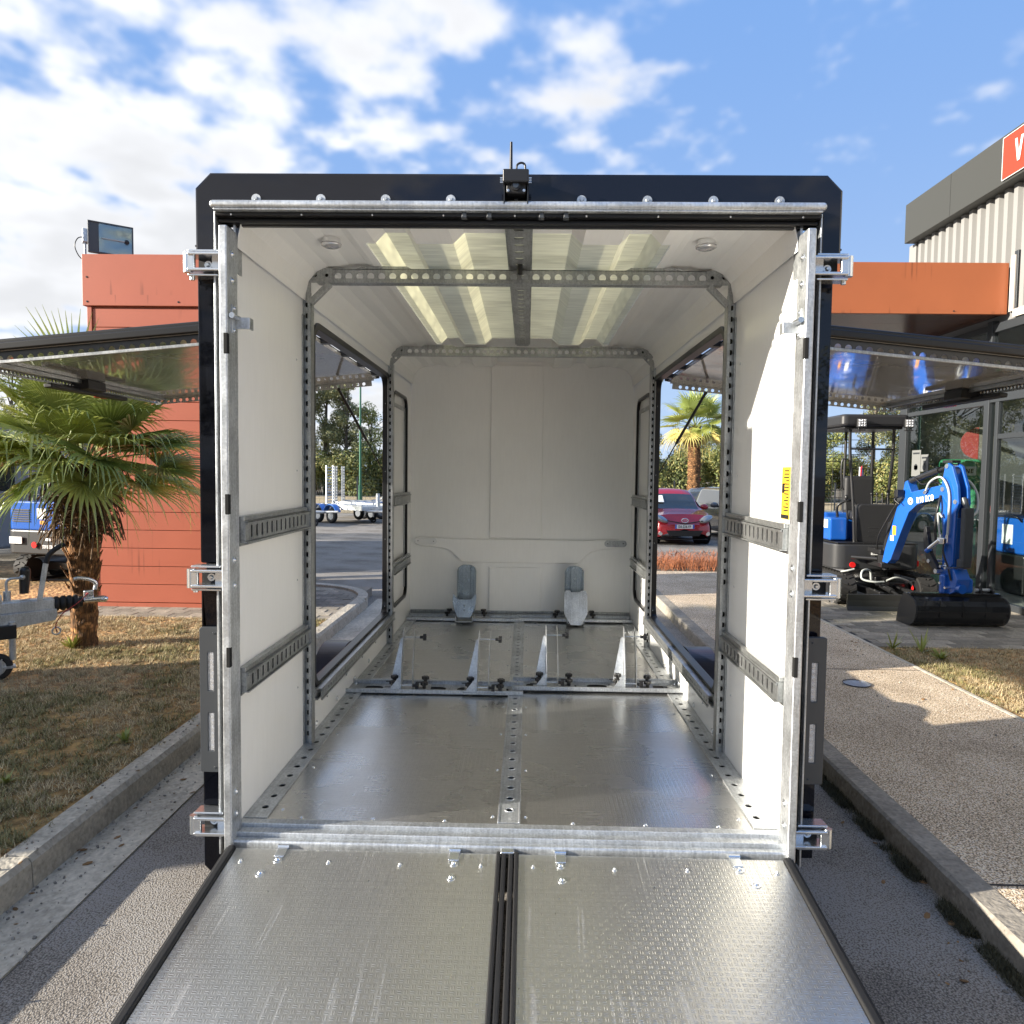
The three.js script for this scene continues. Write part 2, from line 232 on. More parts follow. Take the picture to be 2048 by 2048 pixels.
    for (const y of [0.90, 0.678]) {
      part('light_bar', sd(s, [b2(1.071, 1.094, y, y + 0.142, 0.004, 0.009), row(6, i => new THREE.SphereGeometry(0.0095, 12, 6).scale(1, 1, 0.55).translate(1.0825, y + 0.013 + i * 0.0232, 0.011))]), M.led, tl);
      part('light_lens', sd(s, b2(1.0722, 1.0930, y + 0.0008, y + 0.1412, 0.0172, 0.0212, 0.002)), M.lens, tl);
    }
  }
  // header: galvanised drip rail with nine bolts, black seals, clips
  part('drip_rail', [b2(-1.052, 1.052, 2.598, 2.625, -0.004, 0.075, 0.012), b2(-1.04, 1.04, 2.592, 2.600, -0.05, 0.066, 0.003)], M.galv, t);
  for (let i = 0; i < 9; i++) part('washer_bolt', [rod([-0.911 + 0.2278 * i, 2.650, 0.005], [-0.911 + 0.2278 * i, 2.650, 0.010], 0.0165, 20), rod([-0.911 + 0.2278 * i, 2.650, 0.009], [-0.911 + 0.2278 * i, 2.650, 0.017], 0.008, 10, 0.005)], M.galv, t);
  part('header_seal', [b2(-1.045, 1.045, 2.580, 2.594, -0.03, 0.045, 0.004), b2(-1.045, 1.045, 2.566, 2.581, -0.03, 0.016, 0.005), b2(-1.045, 1.045, 2.562, 2.573, -0.03, -0.008, 0.004)], M.seal, t);
  for (const x of [-0.176, -0.09, 0.089, 0.173]) part('header_clip', [b2(x - 0.008, x + 0.008, 2.572, 2.594, 0.046, 0.056, 0.002), b2(x - 0.009, x + 0.009, 2.570, 2.574, 0.04, 0.066, 0.001)], M.grey, t);
  for (let i = 0; i < 9; i++) part('header_rivet', ball(0.004, -0.985 + i * 0.2455, 2.583, 0.046, 6), M.zinc, t);
  // reversing camera on its bracket
  const cam = sub('reversing_camera', t);
  part('bracket', [b2(-0.041, 0.043, 2.606, 2.690, 0.0, 0.012, 0.002), b2(-0.041, -0.037, 2.61, 2.70, 0.01, 0.075), b2(0.039, 0.043, 2.61, 2.70, 0.01, 0.075)], M.plastic, cam);
  part('camera_body', [b2(-0.033, 0.035, 2.648, 2.690, 0.02, 0.075, 0.006), rod([0, 2.672, 0.07], [0, 2.672, 0.082], 0.016, 16)], M.dark, cam);
  part('sun_hood', [b2(-0.044, 0.044, 2.678, 2.722, 0.01, 0.095, 0.005)], M.plastic, cam);
  part('lens', rod([0, 2.672, 0.081], [0, 2.672, 0.085], 0.010, 14), M.glassDark, cam);
  for (const x of [-0.048, 0.048]) part('side_screw', row(3, i => rod([x - 0.005, 2.682 + i * 0.007, 0.08], [x + 0.005, 2.682 + i * 0.007, 0.08], 0.0026, 6)), M.zinc, cam);
  for (const x of [-0.026, 0.028]) part('screw', bolt(x, 2.657, 0.0755, 0.0045, [0, 0, 1], 0.003), M.zinc, cam);
  part('antenna', [rod([-0.018, 2.72, 0.04], [-0.018, 2.79, 0.04], 0.0062, 8, 0.0052), rod([-0.018, 2.79, 0.04], [-0.018, 2.832, 0.04], 0.0052, 8, 0.0045)], M.plastic, cam);
  part('cable', tube([[0.002, 2.72, 0.09], [0.005, 2.736, 0.09], [0.018, 2.743, 0.088], [0.029, 2.739, 0.086], [0.032, 2.72, 0.086]], 0.0036, 16, 6), M.plastic, cam);

  // side walls with the hatch opening and a closed quarter panel
  for (const s of [-1, 1]) {
    const w = poly([[0.002, 0.30], [-FRONT, 0.30], [-FRONT, 2.50], [0.002, 2.50]]); // drawn over depth, height
    w.holes.push(rr(0.945, 0.625, 2.87, 2.405, 0.085, new THREE.Path()), rr(3.06, 0.625, 3.70, 2.33, 0.09, new THREE.Path()));
    const lay = (g, x) => at(g, [x, 0, 0], [0, 0, -1], [0, 1, 0]); // depth runs to -z, thickness to -x
    part('side_wall', sd(s, lay(ex(w, 0.03, 0, 10), 0.996)), M.white, t);
    part('outer_skin', sd(s, lay(ex(w, 0.004, 0, 10), 1.0265)), M.black, t);
    const ring = (x0, y0, x1, y1, r, k, d, x) => { const o = rr(x0 - k, y0 - k, x1 + k, y1 + k, r + k); o.holes.push(rr(x0 + 0.008, y0 + 0.008, x1 - 0.008, y1 - 0.008, r, new THREE.Path())); return lay(ex(o, d, 0.003, 12), x); };
    part('hatch_seal', sd(s, ring(0.945, 0.625, 2.87, 2.405, 0.085, 0.026, 0.050, 0.989)), M.seal, t);
    part('quarter_seal', sd(s, ring(3.06, 0.625, 3.70, 2.33, 0.09, 0.014, 0.036, 0.9935)), M.seal, t);
    const qp = sub('quarter_hatch', t);
    part('panel', sd(s, lay(ex(rr(3.06, 0.625, 3.70, 2.33, 0.09), 0.010), 1.015)), M.white, qp);
    part('frame', sd(s, [b2(1.006, 1.032, 0.70, 2.25, -3.12, -3.09), b2(1.006, 1.032, 0.70, 2.25, -3.67, -3.64), b2(1.006, 1.032, 2.22, 2.25, -3.64, -3.12)]), M.steel, qp);
    // slotted rails along the wall
    const rail = (z0, z1, y0, y1, n) => {
      const L = z0 - z1, ho = row(n, i => [0.06 + (L - 0.12) * i / (n - 1), (y1 - y0) / 2 - 0.008, 0.0085, 0.024]);
      return sd(s, [at(strip(L, y1 - y0 - 0.014, 0.004, ho), [0.966, y0 + 0.006, z0], [0, 0, -1], [0, 1, 0]), b2(0.958, 0.995, y1 - 0.010, y1 - 0.006, z1, z0), b2(0.958, 0.962, y1 - 0.018, y1 - 0.007, z1, z0), b2(0.956, 0.995, y0, y0 + 0.005, z1, z0), b2(0.970, 0.995, y1 - 0.006, y1 + 0.012, z1, z0, 0.003), b2(0.985, 0.9925, y0 - 0.012, y0, z1, z0)]);
    };
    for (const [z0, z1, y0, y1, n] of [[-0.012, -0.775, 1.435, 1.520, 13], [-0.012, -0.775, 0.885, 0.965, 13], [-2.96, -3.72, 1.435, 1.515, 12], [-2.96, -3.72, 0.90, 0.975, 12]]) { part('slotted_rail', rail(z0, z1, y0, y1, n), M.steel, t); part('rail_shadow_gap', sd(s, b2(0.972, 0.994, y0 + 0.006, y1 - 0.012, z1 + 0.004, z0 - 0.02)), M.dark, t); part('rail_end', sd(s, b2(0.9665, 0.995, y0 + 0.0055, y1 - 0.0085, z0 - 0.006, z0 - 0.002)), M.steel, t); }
    // perforated sill rail under the hatch, with lashing rings
    const n = 39;
    part('sill_rail', sd(s, [at(strip(1.99, 0.050, 0.003, row(n, i => [0.03 + i * 0.05, 0.026, 0.008, 0.008])), [0.957, 0.565, -0.94], [0, 0, -1], [0, 1, 0]), b2(0.955, 0.998, 0.615, 0.620, -2.93, -0.94), b2(0.952, 0.957, 0.560, 0.568, -2.93, -0.94), b2(0.975, 0.995, 0.56, 0.568, -2.93, -0.94)]), M.steel, t);
    part('sill_seal', sd(s, b2(0.985, 1.035, 0.618, 0.638, -2.86, -0.96, 0.006)), M.seal, t);
    for (let i = 0; i < 8; i++) part('lashing_ring', sd(s, new THREE.TorusGeometry(0.012, 0.0028, 6, 14).rotateY(Math.PI / 2).translate(0.985, i % 2 ? 0.525 : 0.44, -0.95 - i * 0.2)), M.zinc, t);
    for (const z of [-0.79, -2.83]) for (let i = 0; i < 4; i++) part('wall_bolt', sd(s, bolt(0.9955, 2.2 - i * 0.5, z + 0.10, 0.005, [-1, 0, 0], 0.003)), M.zinc, t);

    // raised side hatch
    const h = sub('side_hatch', t);
    const X = [1.72, -0.165, 0], Y = [0.0955, 0.9955, 0], o = [1.075, 2.402, 0];
    const box = (u0, u1, v0, v1, z0, z1, r = 0) => at(b2(u0, u1, v0, v1, z0, z1, r), o, X, Y);
    part('inner_panel', sd(s, box(0.02, 1.73, 0.0, 0.02, -2.90, -0.93)), M.flap, h);
    part('outer_panel', sd(s, box(0.02, 1.75, 0.021, 0.036, -2.92, -0.91, 0.006)), M.black, h);
    part('rubber_edge', sd(s, [box(0.0, 1.755, 0.006, 0.056, -0.955, -0.905, 0.01), box(0.0, 1.755, 0.0, 0.038, -0.918, -0.895, 0.008), box(1.73, 1.76, -0.006, 0.042, -2.92, -0.92, 0.008), box(0.0, 1.755, 0.004, 0.042, -2.925, -2.895, 0.008)]), M.seal, h);
    part('rear_rail', sd(s, [at(strip(1.71, 0.055, 0.003, row(34, i => [0.03 + i * 0.0505, 0.016, 0.0165, 0.0165]), 10).translate(0.02, -0.055, -0.932), o, X, Y)]), M.blackPaint, h);
    part('rail_lip', sd(s, box(0.02, 1.73, -0.060, -0.043, -0.930, -0.922, 0.003)), M.steel, h);
    part('front_rail', sd(s, [at(strip(1.66, 0.05, 0.003, row(33, i => [0.06 + i * 0.0485, 0.02, i === 6 ? 0.006 : 0.0125, i === 6 ? 0.006 : 0.0125]), 8).translate(0.06, -0.05, -2.90), o, X, Y), box(0.04, 1.73, -0.012, -0.0005, -2.896, -2.84)]), M.steel, h);
    const outR = at(strip(1.95, 0.045, 0.003, row(64, i => [0.03 + i * 0.0298, 0.02, 0.009, 0.009]), 4), [0, 0, 0], [0, 0, -1], [0, 1, 0]);
    part('outer_rail', sd(s, [outR.applyMatrix4(new THREE.Matrix4().makeTranslation(1.70, -0.045, -0.94)).applyMatrix4(new THREE.Matrix4().makeBasis(V(...X).normalize(), V(...Y).normalize(), V(...X).normalize().cross(V(...Y).normalize())).setPosition(...o)), box(1.66, 1.735, -0.004, -0.0005, -2.89, -0.95), box(1.640, 1.664, -0.024, -0.0005, -2.89, -0.95, 0.003)]), M.steel, h);
    part('latch', sd(s, [box(1.60, 1.735, -0.06, -0.002, -2.05, -1.86, 0.006), box(1.66, 1.71, -0.075, -0.05, -2.40, -1.60, 0.006)]), M.dark, h);
    part('reflector', sd(s, box(1.70, 1.742, -0.072, -0.058, -2.26, -2.14, 0.004)), M.red, h);
    part('hinge_strap', sd(s, row(5, i => [b2(1.03, 1.10, 2.405, 2.435, -1.05 - i * 0.43, -0.99 - i * 0.43, 0.004)])), M.seal, h);
    part('hinge_track', sd(s, [b2(1.034, 1.052, 2.42, 2.465, -2.93, -0.90, 0.004), b2(1.0, 1.03, 2.408, 2.43, -2.84, -0.96, 0.004)]), M.seal, h);
    const A = [1.375, 2.315, -2.872], B = [0.972, 1.585, -2.882], mid = A.map((a, i) => a + (B[i] - a) * 0.52);
    const gs = part('gas_strut', sd(s, [rod(A, mid, 0.0105, 12), ball(0.014, ...A, 10)]), M.plastic, h);
    part('strut_rod', sd(s, [rod(mid, B, 0.0045, 8)]), M.plastic, gs);
    part('strut_bracket', sd(s, [b2(0.968, 0.974, 1.545, 1.62, -2.915, -2.85, 0.003), rod([B[0] + 0.012, B[1] + 0.022, B[2]], [B[0] - 0.005, B[1] - 0.01, B[2]], 0.009, 8)]), M.steel, gs);
    // mudguard and wheel
    const mg = new THREE.Shape(); mg.absarc(0, 0, 0.41, 0.12, Math.PI - 0.12, false); mg.absarc(0, 0, 0.39, Math.PI - 0.12, 0.12, true);
    part('mudguard', sd(s, at(ex(mg, 0.15, 0.004, 24), [1.06, 0.215, -1.90], [0, 0, -1], [0, 1, 0])), mat(0.016, 0.019, 0.035, 0.32), t);
    const wh = sub('wheel', t); part('tyre', sd(s, new THREE.TorusGeometry(0.225, 0.06, 12, 30).rotateY(Math.PI / 2).translate(1.13, 0.285, -1.90)), M.trackRubber, wh); part('rim', sd(s, rod([1.09, 0.285, -1.90], [1.18, 0.285, -1.90], 0.19, 20)), M.grey, wh);
  }
  // roof: white skin with a ribbed translucent panel in the middle
  const half = [[0.983, 2.484], [0.981, 2.52], [0.968, 2.575], [0.93, 2.618], [0.88, 2.642], [0.82, 2.646], [0.785, 2.658], [0.70, 2.658], [0.665, 2.646], [0.63, 2.645]];
  const ribs = [[0.63, 2.645], [0.592, 2.645], [0.549, 2.69], [0.462, 2.69], [0.420, 2.645], [0.268, 2.645], [0.222, 2.69], [0, 2.69]];
  const skin = (pts, z0, z1, th = 0.006) => { const s = poly([...pts, ...pts.slice().reverse().map(([x, y]) => [x, y + th])]); return ex(s, z0 - z1, 0, 1).translate(0, 0, z1); };
  const neg = p => p.map(([x, y]) => [-x, y]), full = [...neg(half.concat(ribs.slice(1))), ...ribs.slice(0, -1).reverse(), ...half.slice(0, -1).reverse()];
  part('roof_panel', [skin(full, -0.002, -0.462), skin(full, -2.79, FRONT), skin(neg(half), -0.462, -2.79), skin(half.slice().reverse(), -0.462, -2.79)], M.wall2, t);
  part('translucent_panel', skin([...neg(ribs), ...ribs.slice(0, -1).reverse()], -0.455, -2.80, 0.003).translate(0, 0.0065, 0), M.grp, t);
  part('roof_shoulder', [-1, 1].map(s => sd(s, b2(0.997, 1.03, 2.50, 2.70, FRONT, -0.1))), M.wall2, t);
  // slotted beam under the roof
  part('roof_beam', [at(strip(2.80, 0.064, 0.003, row(28, i => [0.165 + i * 0.0925, 0.032, 0.011, 0.020])), [0.0385, 2.638, -0.01], [0, 0, -1], [-1, 0, 0]), b2(-0.0375, -0.0255, 2.640, 2.684, -2.81, -0.01), b2(0.0385, 0.0505, 2.640, 2.684, -2.81, -0.01), b2(-0.048, -0.037, 2.650, 2.654, -2.81, -0.01), b2(0.050, 0.061, 2.650, 2.654, -2.81, -0.01)], M.steel, t);
  part('beam_bolt', [rod([0.007, 2.60, -0.745], [0.007, 2.645, -0.745], 0.012, 8)], M.dark, t);
  // two perforated hoops
  for (const [z, k] of [[-0.795, 0], [-2.835, 1]]) {
    const p = sub('hoop_frame', t), y0 = 2.568, y1 = 2.632, hole = 0.0165;
    const holes = row(36, i => [0.1075 + i * 0.0508, 0.031, hole, hole]).filter(h => h[0] > 0.09 && h[0] < 1.895);
    const bm = poly([[-0.93, y0], [0.93, y0], [0.93, y1], [-0.93, y1]]); for (const [u] of holes) { const q = new THREE.Path(); q.absarc(-0.9925 + u, y0 + 0.031, hole, 0, Math.PI * 2, true); bm.holes.push(q); }
    part('cross_beam', [ex(bm, 0.003, 0, 7).translate(0, 0, z), b2(-0.93, 0.93, y0 - 0.004, y0 + 0.002, z - 0.03, z + 0.022, 0.002), b2(-0.93, 0.93, y0 + 0.001, y0 + 0.016, z + 0.019, z + 0.0225), b2(-0.93, 0.93, y1 - 0.003, y1 + 0.001, z - 0.035, z + 0.003)], M.steel, p);
    for (const x of [-0.62, 0.62]) part('roof_tab', ex(poly([[x - 0.13, y1], [x + 0.13, y1], [x + 0.105, y1 + 0.014], [x - 0.105, y1 + 0.014]]), 0.02).translate(0, 0, z - 0.02), M.steel, p);
    for (const s of [-1, 1]) {
      const gs = poly(k ? [[0.955, 2.44], [0.993, 2.44], [0.993, 2.575], [0.945, 2.634], [0.86, 2.634], [0.86, y0], [0.89, y0], [0.955, 2.50]] : [[0.958, 2.50], [0.993, 2.50], [0.993, 2.59], [0.958, 2.634], [0.86, 2.634], [0.86, y0], [0.958, y0]]);
      for (const [x, y] of k ? [[0.945, 2.605], [0.895, 2.605], [0.972, 2.555], [0.938, 2.548], [0.972, 2.512], [0.968, 2.465]] : [[0.938, 2.602], [0.885, 2.602]]) { const q = new THREE.Path(); q.absarc(x, y, 0.0085, 0, Math.PI * 2, true); gs.holes.push(q); }
      part('corner_gusset', sd(s, ex(gs, 0.004, 0, 6).translate(0, 0, z + 0.0035)), M.steel, p);
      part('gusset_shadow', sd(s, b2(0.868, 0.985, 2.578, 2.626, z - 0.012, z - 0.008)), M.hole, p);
      if (!k) part('corner_brace', sd(s, at(b2(0, 0.125, -0.014, 0.014, -0.004, 0.022, 0.003), [0.958, 2.475, z], [-0.72, 0.70, 0], [-0.70, -0.72, 0])), M.steel, p);
      const L = 2.52 - FL, ho = row(41, i => [0.05 + i * 0.0505, 0.017, 0.0125, 0.0125]).filter((_, i) => k || ![13, 14, 28].includes(i));
      part('upright', sd(s, [at(strip(L, 0.036, 0.003, ho, 6), [0.9925, FL, z + 0.002], [0, 1, 0], [-1, 0, 0]), at(strip(L, 0.040, 0.003, row(41, i => [0.05 + i * 0.0505, 0.018, 0.0125, 0.0125]), 6), [0.9925, FL, z - 0.036], [0, 1, 0], [0, 0, 1]), b2(0.9550, 0.9585, FL, 2.50, z - 0.03, z + 0.024), b2(0.9550, 0.9690, FL, 2.50, z + 0.020, z + 0.0235)]), M.steel, p);
      part('upright_edge', sd(s, b2(0.9885, 0.9945, 0.40, 2.42, z + 0.002, z + 0.028)), M.steel, p);
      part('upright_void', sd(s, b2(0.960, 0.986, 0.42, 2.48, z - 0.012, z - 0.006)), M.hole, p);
    }
  }
  // ceiling lights
  for (const x of [-0.69, 0.69]) { const c = sub('ceiling_light', t, [x * 1.115, 2.656, -0.44]); part('bezel', [rod([0, 0, 0], [0, -0.022, 0], 0.038, 24, 0.041)], M.chrome, c); part('diffuser', new THREE.LatheGeometry([[0, -0.036], [0.03, -0.034], [0.041, -0.028], [0.042, -0.020], [0, -0.020]].map(p => new THREE.Vector2(...p)), 28), M.led, c); }
  // front wall with moulded relief
  part('front_wall', b2(-1.0, 1.0, 0.30, 2.71, FRONT - 0.03, FRONT), M.wall2, t);
  const wing = new THREE.Shape(); wing.moveTo(-0.955, 1.075); wing.bezierCurveTo(-0.96, 1.12, -0.92, 1.125, -0.88, 1.12); wing.lineTo(-0.6, 1.105); wing.lineTo(0.6, 1.105); wing.lineTo(0.88, 1.12); wing.bezierCurveTo(0.92, 1.125, 0.96, 1.12, 0.955, 1.075); wing.bezierCurveTo(0.95, 1.03, 0.9, 1.035, 0.74, 1.02); wing.bezierCurveTo(0.58, 1.00, 0.60, 0.94, 0.52, 0.89); wing.lineTo(-0.52, 0.89); wing.bezierCurveTo(-0.60, 0.94, -0.58, 1.00, -0.74, 1.02); wing.bezierCurveTo(-0.9, 1.035, -0.95, 1.03, -0.955, 1.075);
  part('moulded_relief', [ex(wing, 0.016, 0.010, 12).translate(0, 0, FRONT), ex(poly([[-0.28, 1.115], [0.19, 1.115], [0.19, 2.66], [-0.28, 2.66]]), 0.009, 0.007).translate(0, 0, FRONT), ex(poly([[-0.28, 0.42], [0.19, 0.42], [0.19, 0.85], [-0.28, 0.85]]), 0.009, 0.007).translate(0, 0, FRONT)], M.wall2, t);
  for (const s of [-1, 1]) { const hp = rr(0.755, 1.045, 0.955, 1.105, 0.0295); const g = part('wall_plate', sd(s, ex(hp, 0.005, 0.002, 10).translate(0, s < 0 ? 0.004 : 0.004, FRONT + 0.02)), s < 0 ? mat(0.86, 0.86, 0.84, 0.25, { metalness: 0.3 }) : M.steel, t); part('screw', sd(s, [bolt(0.785, 1.078, FRONT + 0.0255, 0.005, [0, 0, 1]), bolt(0.925, 1.081, FRONT + 0.0255, 0.005, [0, 0, 1])]), M.dark, g); }
  part('floor_angle', [b2(-0.99, 0.99, FL, 0.455, FRONT + 0.001, FRONT + 0.03, 0.003)], M.steel, t);
  // floor
  for (const s of [-1, 1]) {
    part('floor_sheet', sd(s, b2(0.040, 0.912, FL - 0.012, FL, FRONT + 0.01, -0.041)), M.floor, t);
    const n = 39;
    part('floor_rail', sd(s, [at(strip(3.84, 0.088, 0.004, row(n, i => [0.085 + i * 0.0965, 0.052, 0.0135, 0.0135]), 8), [0.994, FL + 0.001, -0.042], [0, 0, -1], [-1, 0, 0]), b2(0.9045, 0.9095, FL, FL + 0.0065, FRONT + 0.02, -0.042, 0.002)]), M.galv, t);
    part('rail_void', sd(s, b2(0.913, 0.995, FL - 0.03, FL - 0.02, FRONT, -0.042)), M.hole, t);
    for (let i = 0; i < 9; i++) { part('floor_rivet', sd(s, bolt(0.062, FL, -0.10 - i * 0.43, 0.0085, [0, 1, 0], 0.004)), M.zinc, t); part('floor_rivet', sd(s, bolt(0.872, FL, -0.12 - i * 0.40, 0.0085, [0, 1, 0], 0.004)), M.zinc, t); }
    for (let i = 0; i < 3; i++) part('floor_rivet', sd(s, bolt(0.24 + i * 0.27, FL, -0.06, 0.009, [0, 1, 0], 0.004)), M.zinc, t);
  }
  part('centre_rail', [at(strip(3.84, 0.074, 0.004, row(39, i => [0.10 + i * 0.0985, 0.037, 0.0135, 0.0155]), 8), [0.037, FL + 0.0015, -0.042], [0, 0, -1], [-1, 0, 0]), b2(-0.0425, -0.036, FL, FL + 0.008, FRONT + 0.02, -0.042, 0.002), b2(0.036, 0.0425, FL, FL + 0.008, FRONT + 0.02, -0.042, 0.002), row(39, i => new THREE.TorusGeometry(0.0145, 0.0025, 5, 14).rotateX(Math.PI / 2).scale(1.15, 1, 1).translate(0, FL + 0.0055, -0.142 - i * 0.0985))], M.galv, t);
  part('rail_void', b2(-0.039, 0.039, FL - 0.03, FL - 0.02, FRONT, -0.042), M.hole, t);
  part('rear_sill', [b2(-0.996, 0.996, FL - 0.03, FL + 0.003, -0.040, -0.002, 0.004), b2(-0.996, 0.996, FL - 0.05, FL - 0.010, -0.003, 0.040, 0.004), b2(-0.996, 0.996, FL - 0.07, FL - 0.025, 0.039, 0.072, 0.010)], M.galv, t);
  part('chassis', b2(-1.0, 1.0, 0.22, 0.36, FRONT, -0.06), M.dark, t);
  // cross rails bolted over the floor
  for (const [x0, x1, z0, z1] of [[-1.0, 0.045, -1.765, -1.57], [-0.02, 1.005, -1.855, -1.66], [-0.99, 0.03, -3.835, -3.66], [-0.02, 0.99, -3.845, -3.672]]) {
    const w = z1 - z0, l = x1 - x0, y = FL + (x0 < -0.5 ? 0.008 : 0.013);
    part('cross_rail', [at(strip(l, w, 0.003, row(5, i => [l * (0.14 + 0.18 * i), w * 0.5, 0.062, 0.04]), 10), [x0, y, z1], [1, 0, 0], [0, 0, -1]), b2(x0, x1, y + 0.001, y + 0.022, z1 - 0.003, z1, 0.001), b2(x0, x1, y + 0.019, y + 0.023, z1 - 0.014, z1 - 0.001, 0.001), b2(x0, x1, y + 0.001, y + 0.026, z0, z0 + 0.003), b2(x0, x1, y + 0.023, y + 0.027, z0 - 0.002, z0 + 0.016, 0.001)], M.galv, t);
    part('rail_bolt', [bolt(x0 + 0.03, y + 0.003, z0 + 0.04, 0.01, [0, 1, 0], 0.01), bolt(x1 - 0.03, y + 0.003, z0 + 0.04, 0.01, [0, 1, 0], 0.01)], M.zinc, t);
    part('rail_void', b2(x0 + 0.02, x1 - 0.02, FL + 0.0005, FL + 0.003, z0 + 0.02, z1 - 0.02), M.dark, t);
  }
  // yellow notice by the right post
  part('warning_sticker', b2(0.9935, 0.9955, 1.545, 1.735, -0.115, -0.035), mat(0.86, 0.52, 0.03, 0.4), t);
  const stk = rng(5); part('sticker_print', [b2(0.9925, 0.9934, 1.547, 1.562, -0.114, -0.036), row(13, i => b2(0.9925, 0.9934, 1.575 + i * 0.012, 1.580 + i * 0.012, -0.062 - stk() * 0.04, -0.042)), b2(0.9925, 0.9934, 1.64, 1.675, -0.11, -0.085)], M.dark, t);
  // ramp
  const rp = sub('loading_ramp', t, [0, FL - 0.045, 0.082]); rp.rotation.x = 0.118;
  for (const s of [-1, 1]) {
    part('ramp_sheet', sd(s, b2(0.040, 0.968, -0.014, 0, 0.004, 2.75)), M.ramp, rp);
    part('ramp_edge', sd(s, [b2(0.970, 0.998, -0.02, 0.012, 0.0, 2.75, 0.008), b2(0.994, 1.006, -0.05, 0.004, 0.0, 2.75, 0.005)]), M.rubber, rp);
    part('centre_seal', sd(s, [b2(0.0245, 0.039, -0.02, 0.010, 0.0, 2.75, 0.005), b2(0.004, 0.022, -0.02, 0.008, 0.0, 2.75, 0.006)]), M.rubber, rp);
    for (const [x, z, r] of [[0.80, 0.062, 0.017], [0.835, 0.135, 0.017], [0.185, 0.062, 0.015], [0.187, 0.135, 0.015], [0.925, 0.075, 0.009], [0.62, 0.07, 0.009], [0.37, 0.075, 0.009], [0.09, 0.07, 0.008]]) part('ramp_bolt', sd(s, bolt(x, 0, z, r, [0, 1, 0], 0.008)), M.zinc, rp);
    for (const x of [0.80, 0.187]) part('hinge_tab', sd(s, [b2(x - 0.018, x + 0.018, 0.001, 0.006, -0.01, 0.05, 0.002), rod([x - 0.02, 0.004, -0.004], [x + 0.02, 0.004, -0.004], 0.009, 10)]), M.zinc, rp);
  }
  part('hinge_tab', [b2(-0.024, 0.024, -0.004, 0.012, -0.03, 0.012, 0.004)], M.zinc, rp);
}

// ---------- clamps and chocks bolted to the cross rails ----------
const star = (r = 0.021, h = 0.014) => { const s = new THREE.Shape(); for (let i = 0; i < 72; i++) { const a = i / 72 * Math.PI * 2, q = r * (0.86 + 0.14 * Math.cos(a * 6)); i ? s.lineTo(Math.cos(a) * q, Math.sin(a) * q) : s.moveTo(q, 0); } return ex(s, h, 0.003); };
const knobX = (x, y, z) => [star().rotateY(Math.PI / 2).translate(x, y, z), rod([x - 0.022, y, z], [x + 0.002, y, z], 0.009, 10)];
const knobY = (x, y, z, r = 0.022) => [star(r).rotateX(-Math.PI / 2).translate(x, y + 0.022, z), rod([x, y, z], [x, y + 0.024, z], 0.011, 10)];
function makeClamp() {
  const t = thing('wheel_clamp', '', 'wheel clamp', [0, 0, 0], 0, 'galvanised wheel clamps on the middle cross rail');
  part('base_plate', [b2(-0.05, 0.20, 0, 0.005, -0.10, 0.045, 0.001), b2(0.075, 0.20, 0.005, 0.008, -0.06, 0.03)], M.galv, t);
  const arm = poly([[-0.040, 0.03], [0.026, 0.03], [0.029, 0.285], [0.022, 0.297], [0.012, 0.292]]); for (const [x, y, r] of [[0.012, 0.20, 0.004], [0.006, 0.155, 0.010], [-0.002, 0.095, 0.016]]) { const h = new THREE.Path(); h.absarc(x, y, r, 0, 6.283, true); arm.holes.push(h); }
  part('support_arm', [at(ex(arm, 0.004, 0, 10), [0, 0, -0.035], [1, 0, 0], [0, 0.96, -0.28])], M.galv, t);
  part('gusset', [ex(poly([[-0.045, 0.004], [0.03, 0.004], [0.03, 0.085], [0.018, 0.085]]), 0.004).translate(0, 0, 0.028), b2(-0.045, 0.03, 0.004, 0.009, -0.03, 0.032)], M.galv, t);
  const sp = new THREE.Shape(); sp.moveTo(0.04, 0); sp.lineTo(0.045, 0.06); sp.bezierCurveTo(0.03, 0.16, -0.04, 0.25, -0.10, 0.335); sp.lineTo(-0.15, 0.345); sp.lineTo(-0.17, 0.30); sp.bezierCurveTo(-0.10, 0.20, -0.06, 0.10, -0.06, 0);
  for (const [x, o] of [[0.031, 0], [0.098, 0.0]]) part('side_plate', at(ex(sp, 0.002, 0, 10), [x, o, 0], [0, 0, 1], [0, 1, 0]), x > 0.05 ? M.steel : M.galv, t);
  part('clamp_bolt', [rod([0.03, 0.292, -0.10], [0.150, 0.292, -0.10], 0.003, 8), rod([0.03, 0.035, 0.025], [0.12, 0.035, 0.025], 0.0035, 8)], M.zinc, t);
  for (const [k, ...p] of [[0, 0.150, 0.292, -0.10], [0, 0.118, 0.035, 0.03]]) part('knob', knobX(...p), M.plastic, t);
  for (const [x, y, z] of [[-0.012, 0.045, -0.012], [-0.018, 0.018, 0.012], [0.168, 0.030, -0.045], [0.165, 0.012, 0.012]]) part('knob', [knobY(x, y, z), rod([x - 0.05, y + 0.002, z], [x, y + 0.002, z], 0.003, 6)], M.plastic, t);
  return t;
}
const clamp0 = makeClamp();
[[-0.705, 0.413, -1.615, 'leftmost of the four galvanised wheel clamps on the middle floor rail'], [-0.255, 0.413, -1.60, 'wheel clamp just left of the centre floor rail'], [0.155, 0.418, -1.715, 'wheel clamp just right of the centre floor rail'], [0.625, 0.418, -1.715, 'rightmost of the four galvanised wheel clamps, nearest the sunlit wall']].forEach(([x, y, z, label], i) => {
  const c = i ? clamp0.clone() : clamp0; if (i) { c.name = numbered('wheel_clamp'); scene.add(c); } c.position.set(x, y, z); c.userData = { ...clamp0.userData, label }; c.rotation.y = [0.05, -0.02, 0.02, -0.05][i];
});
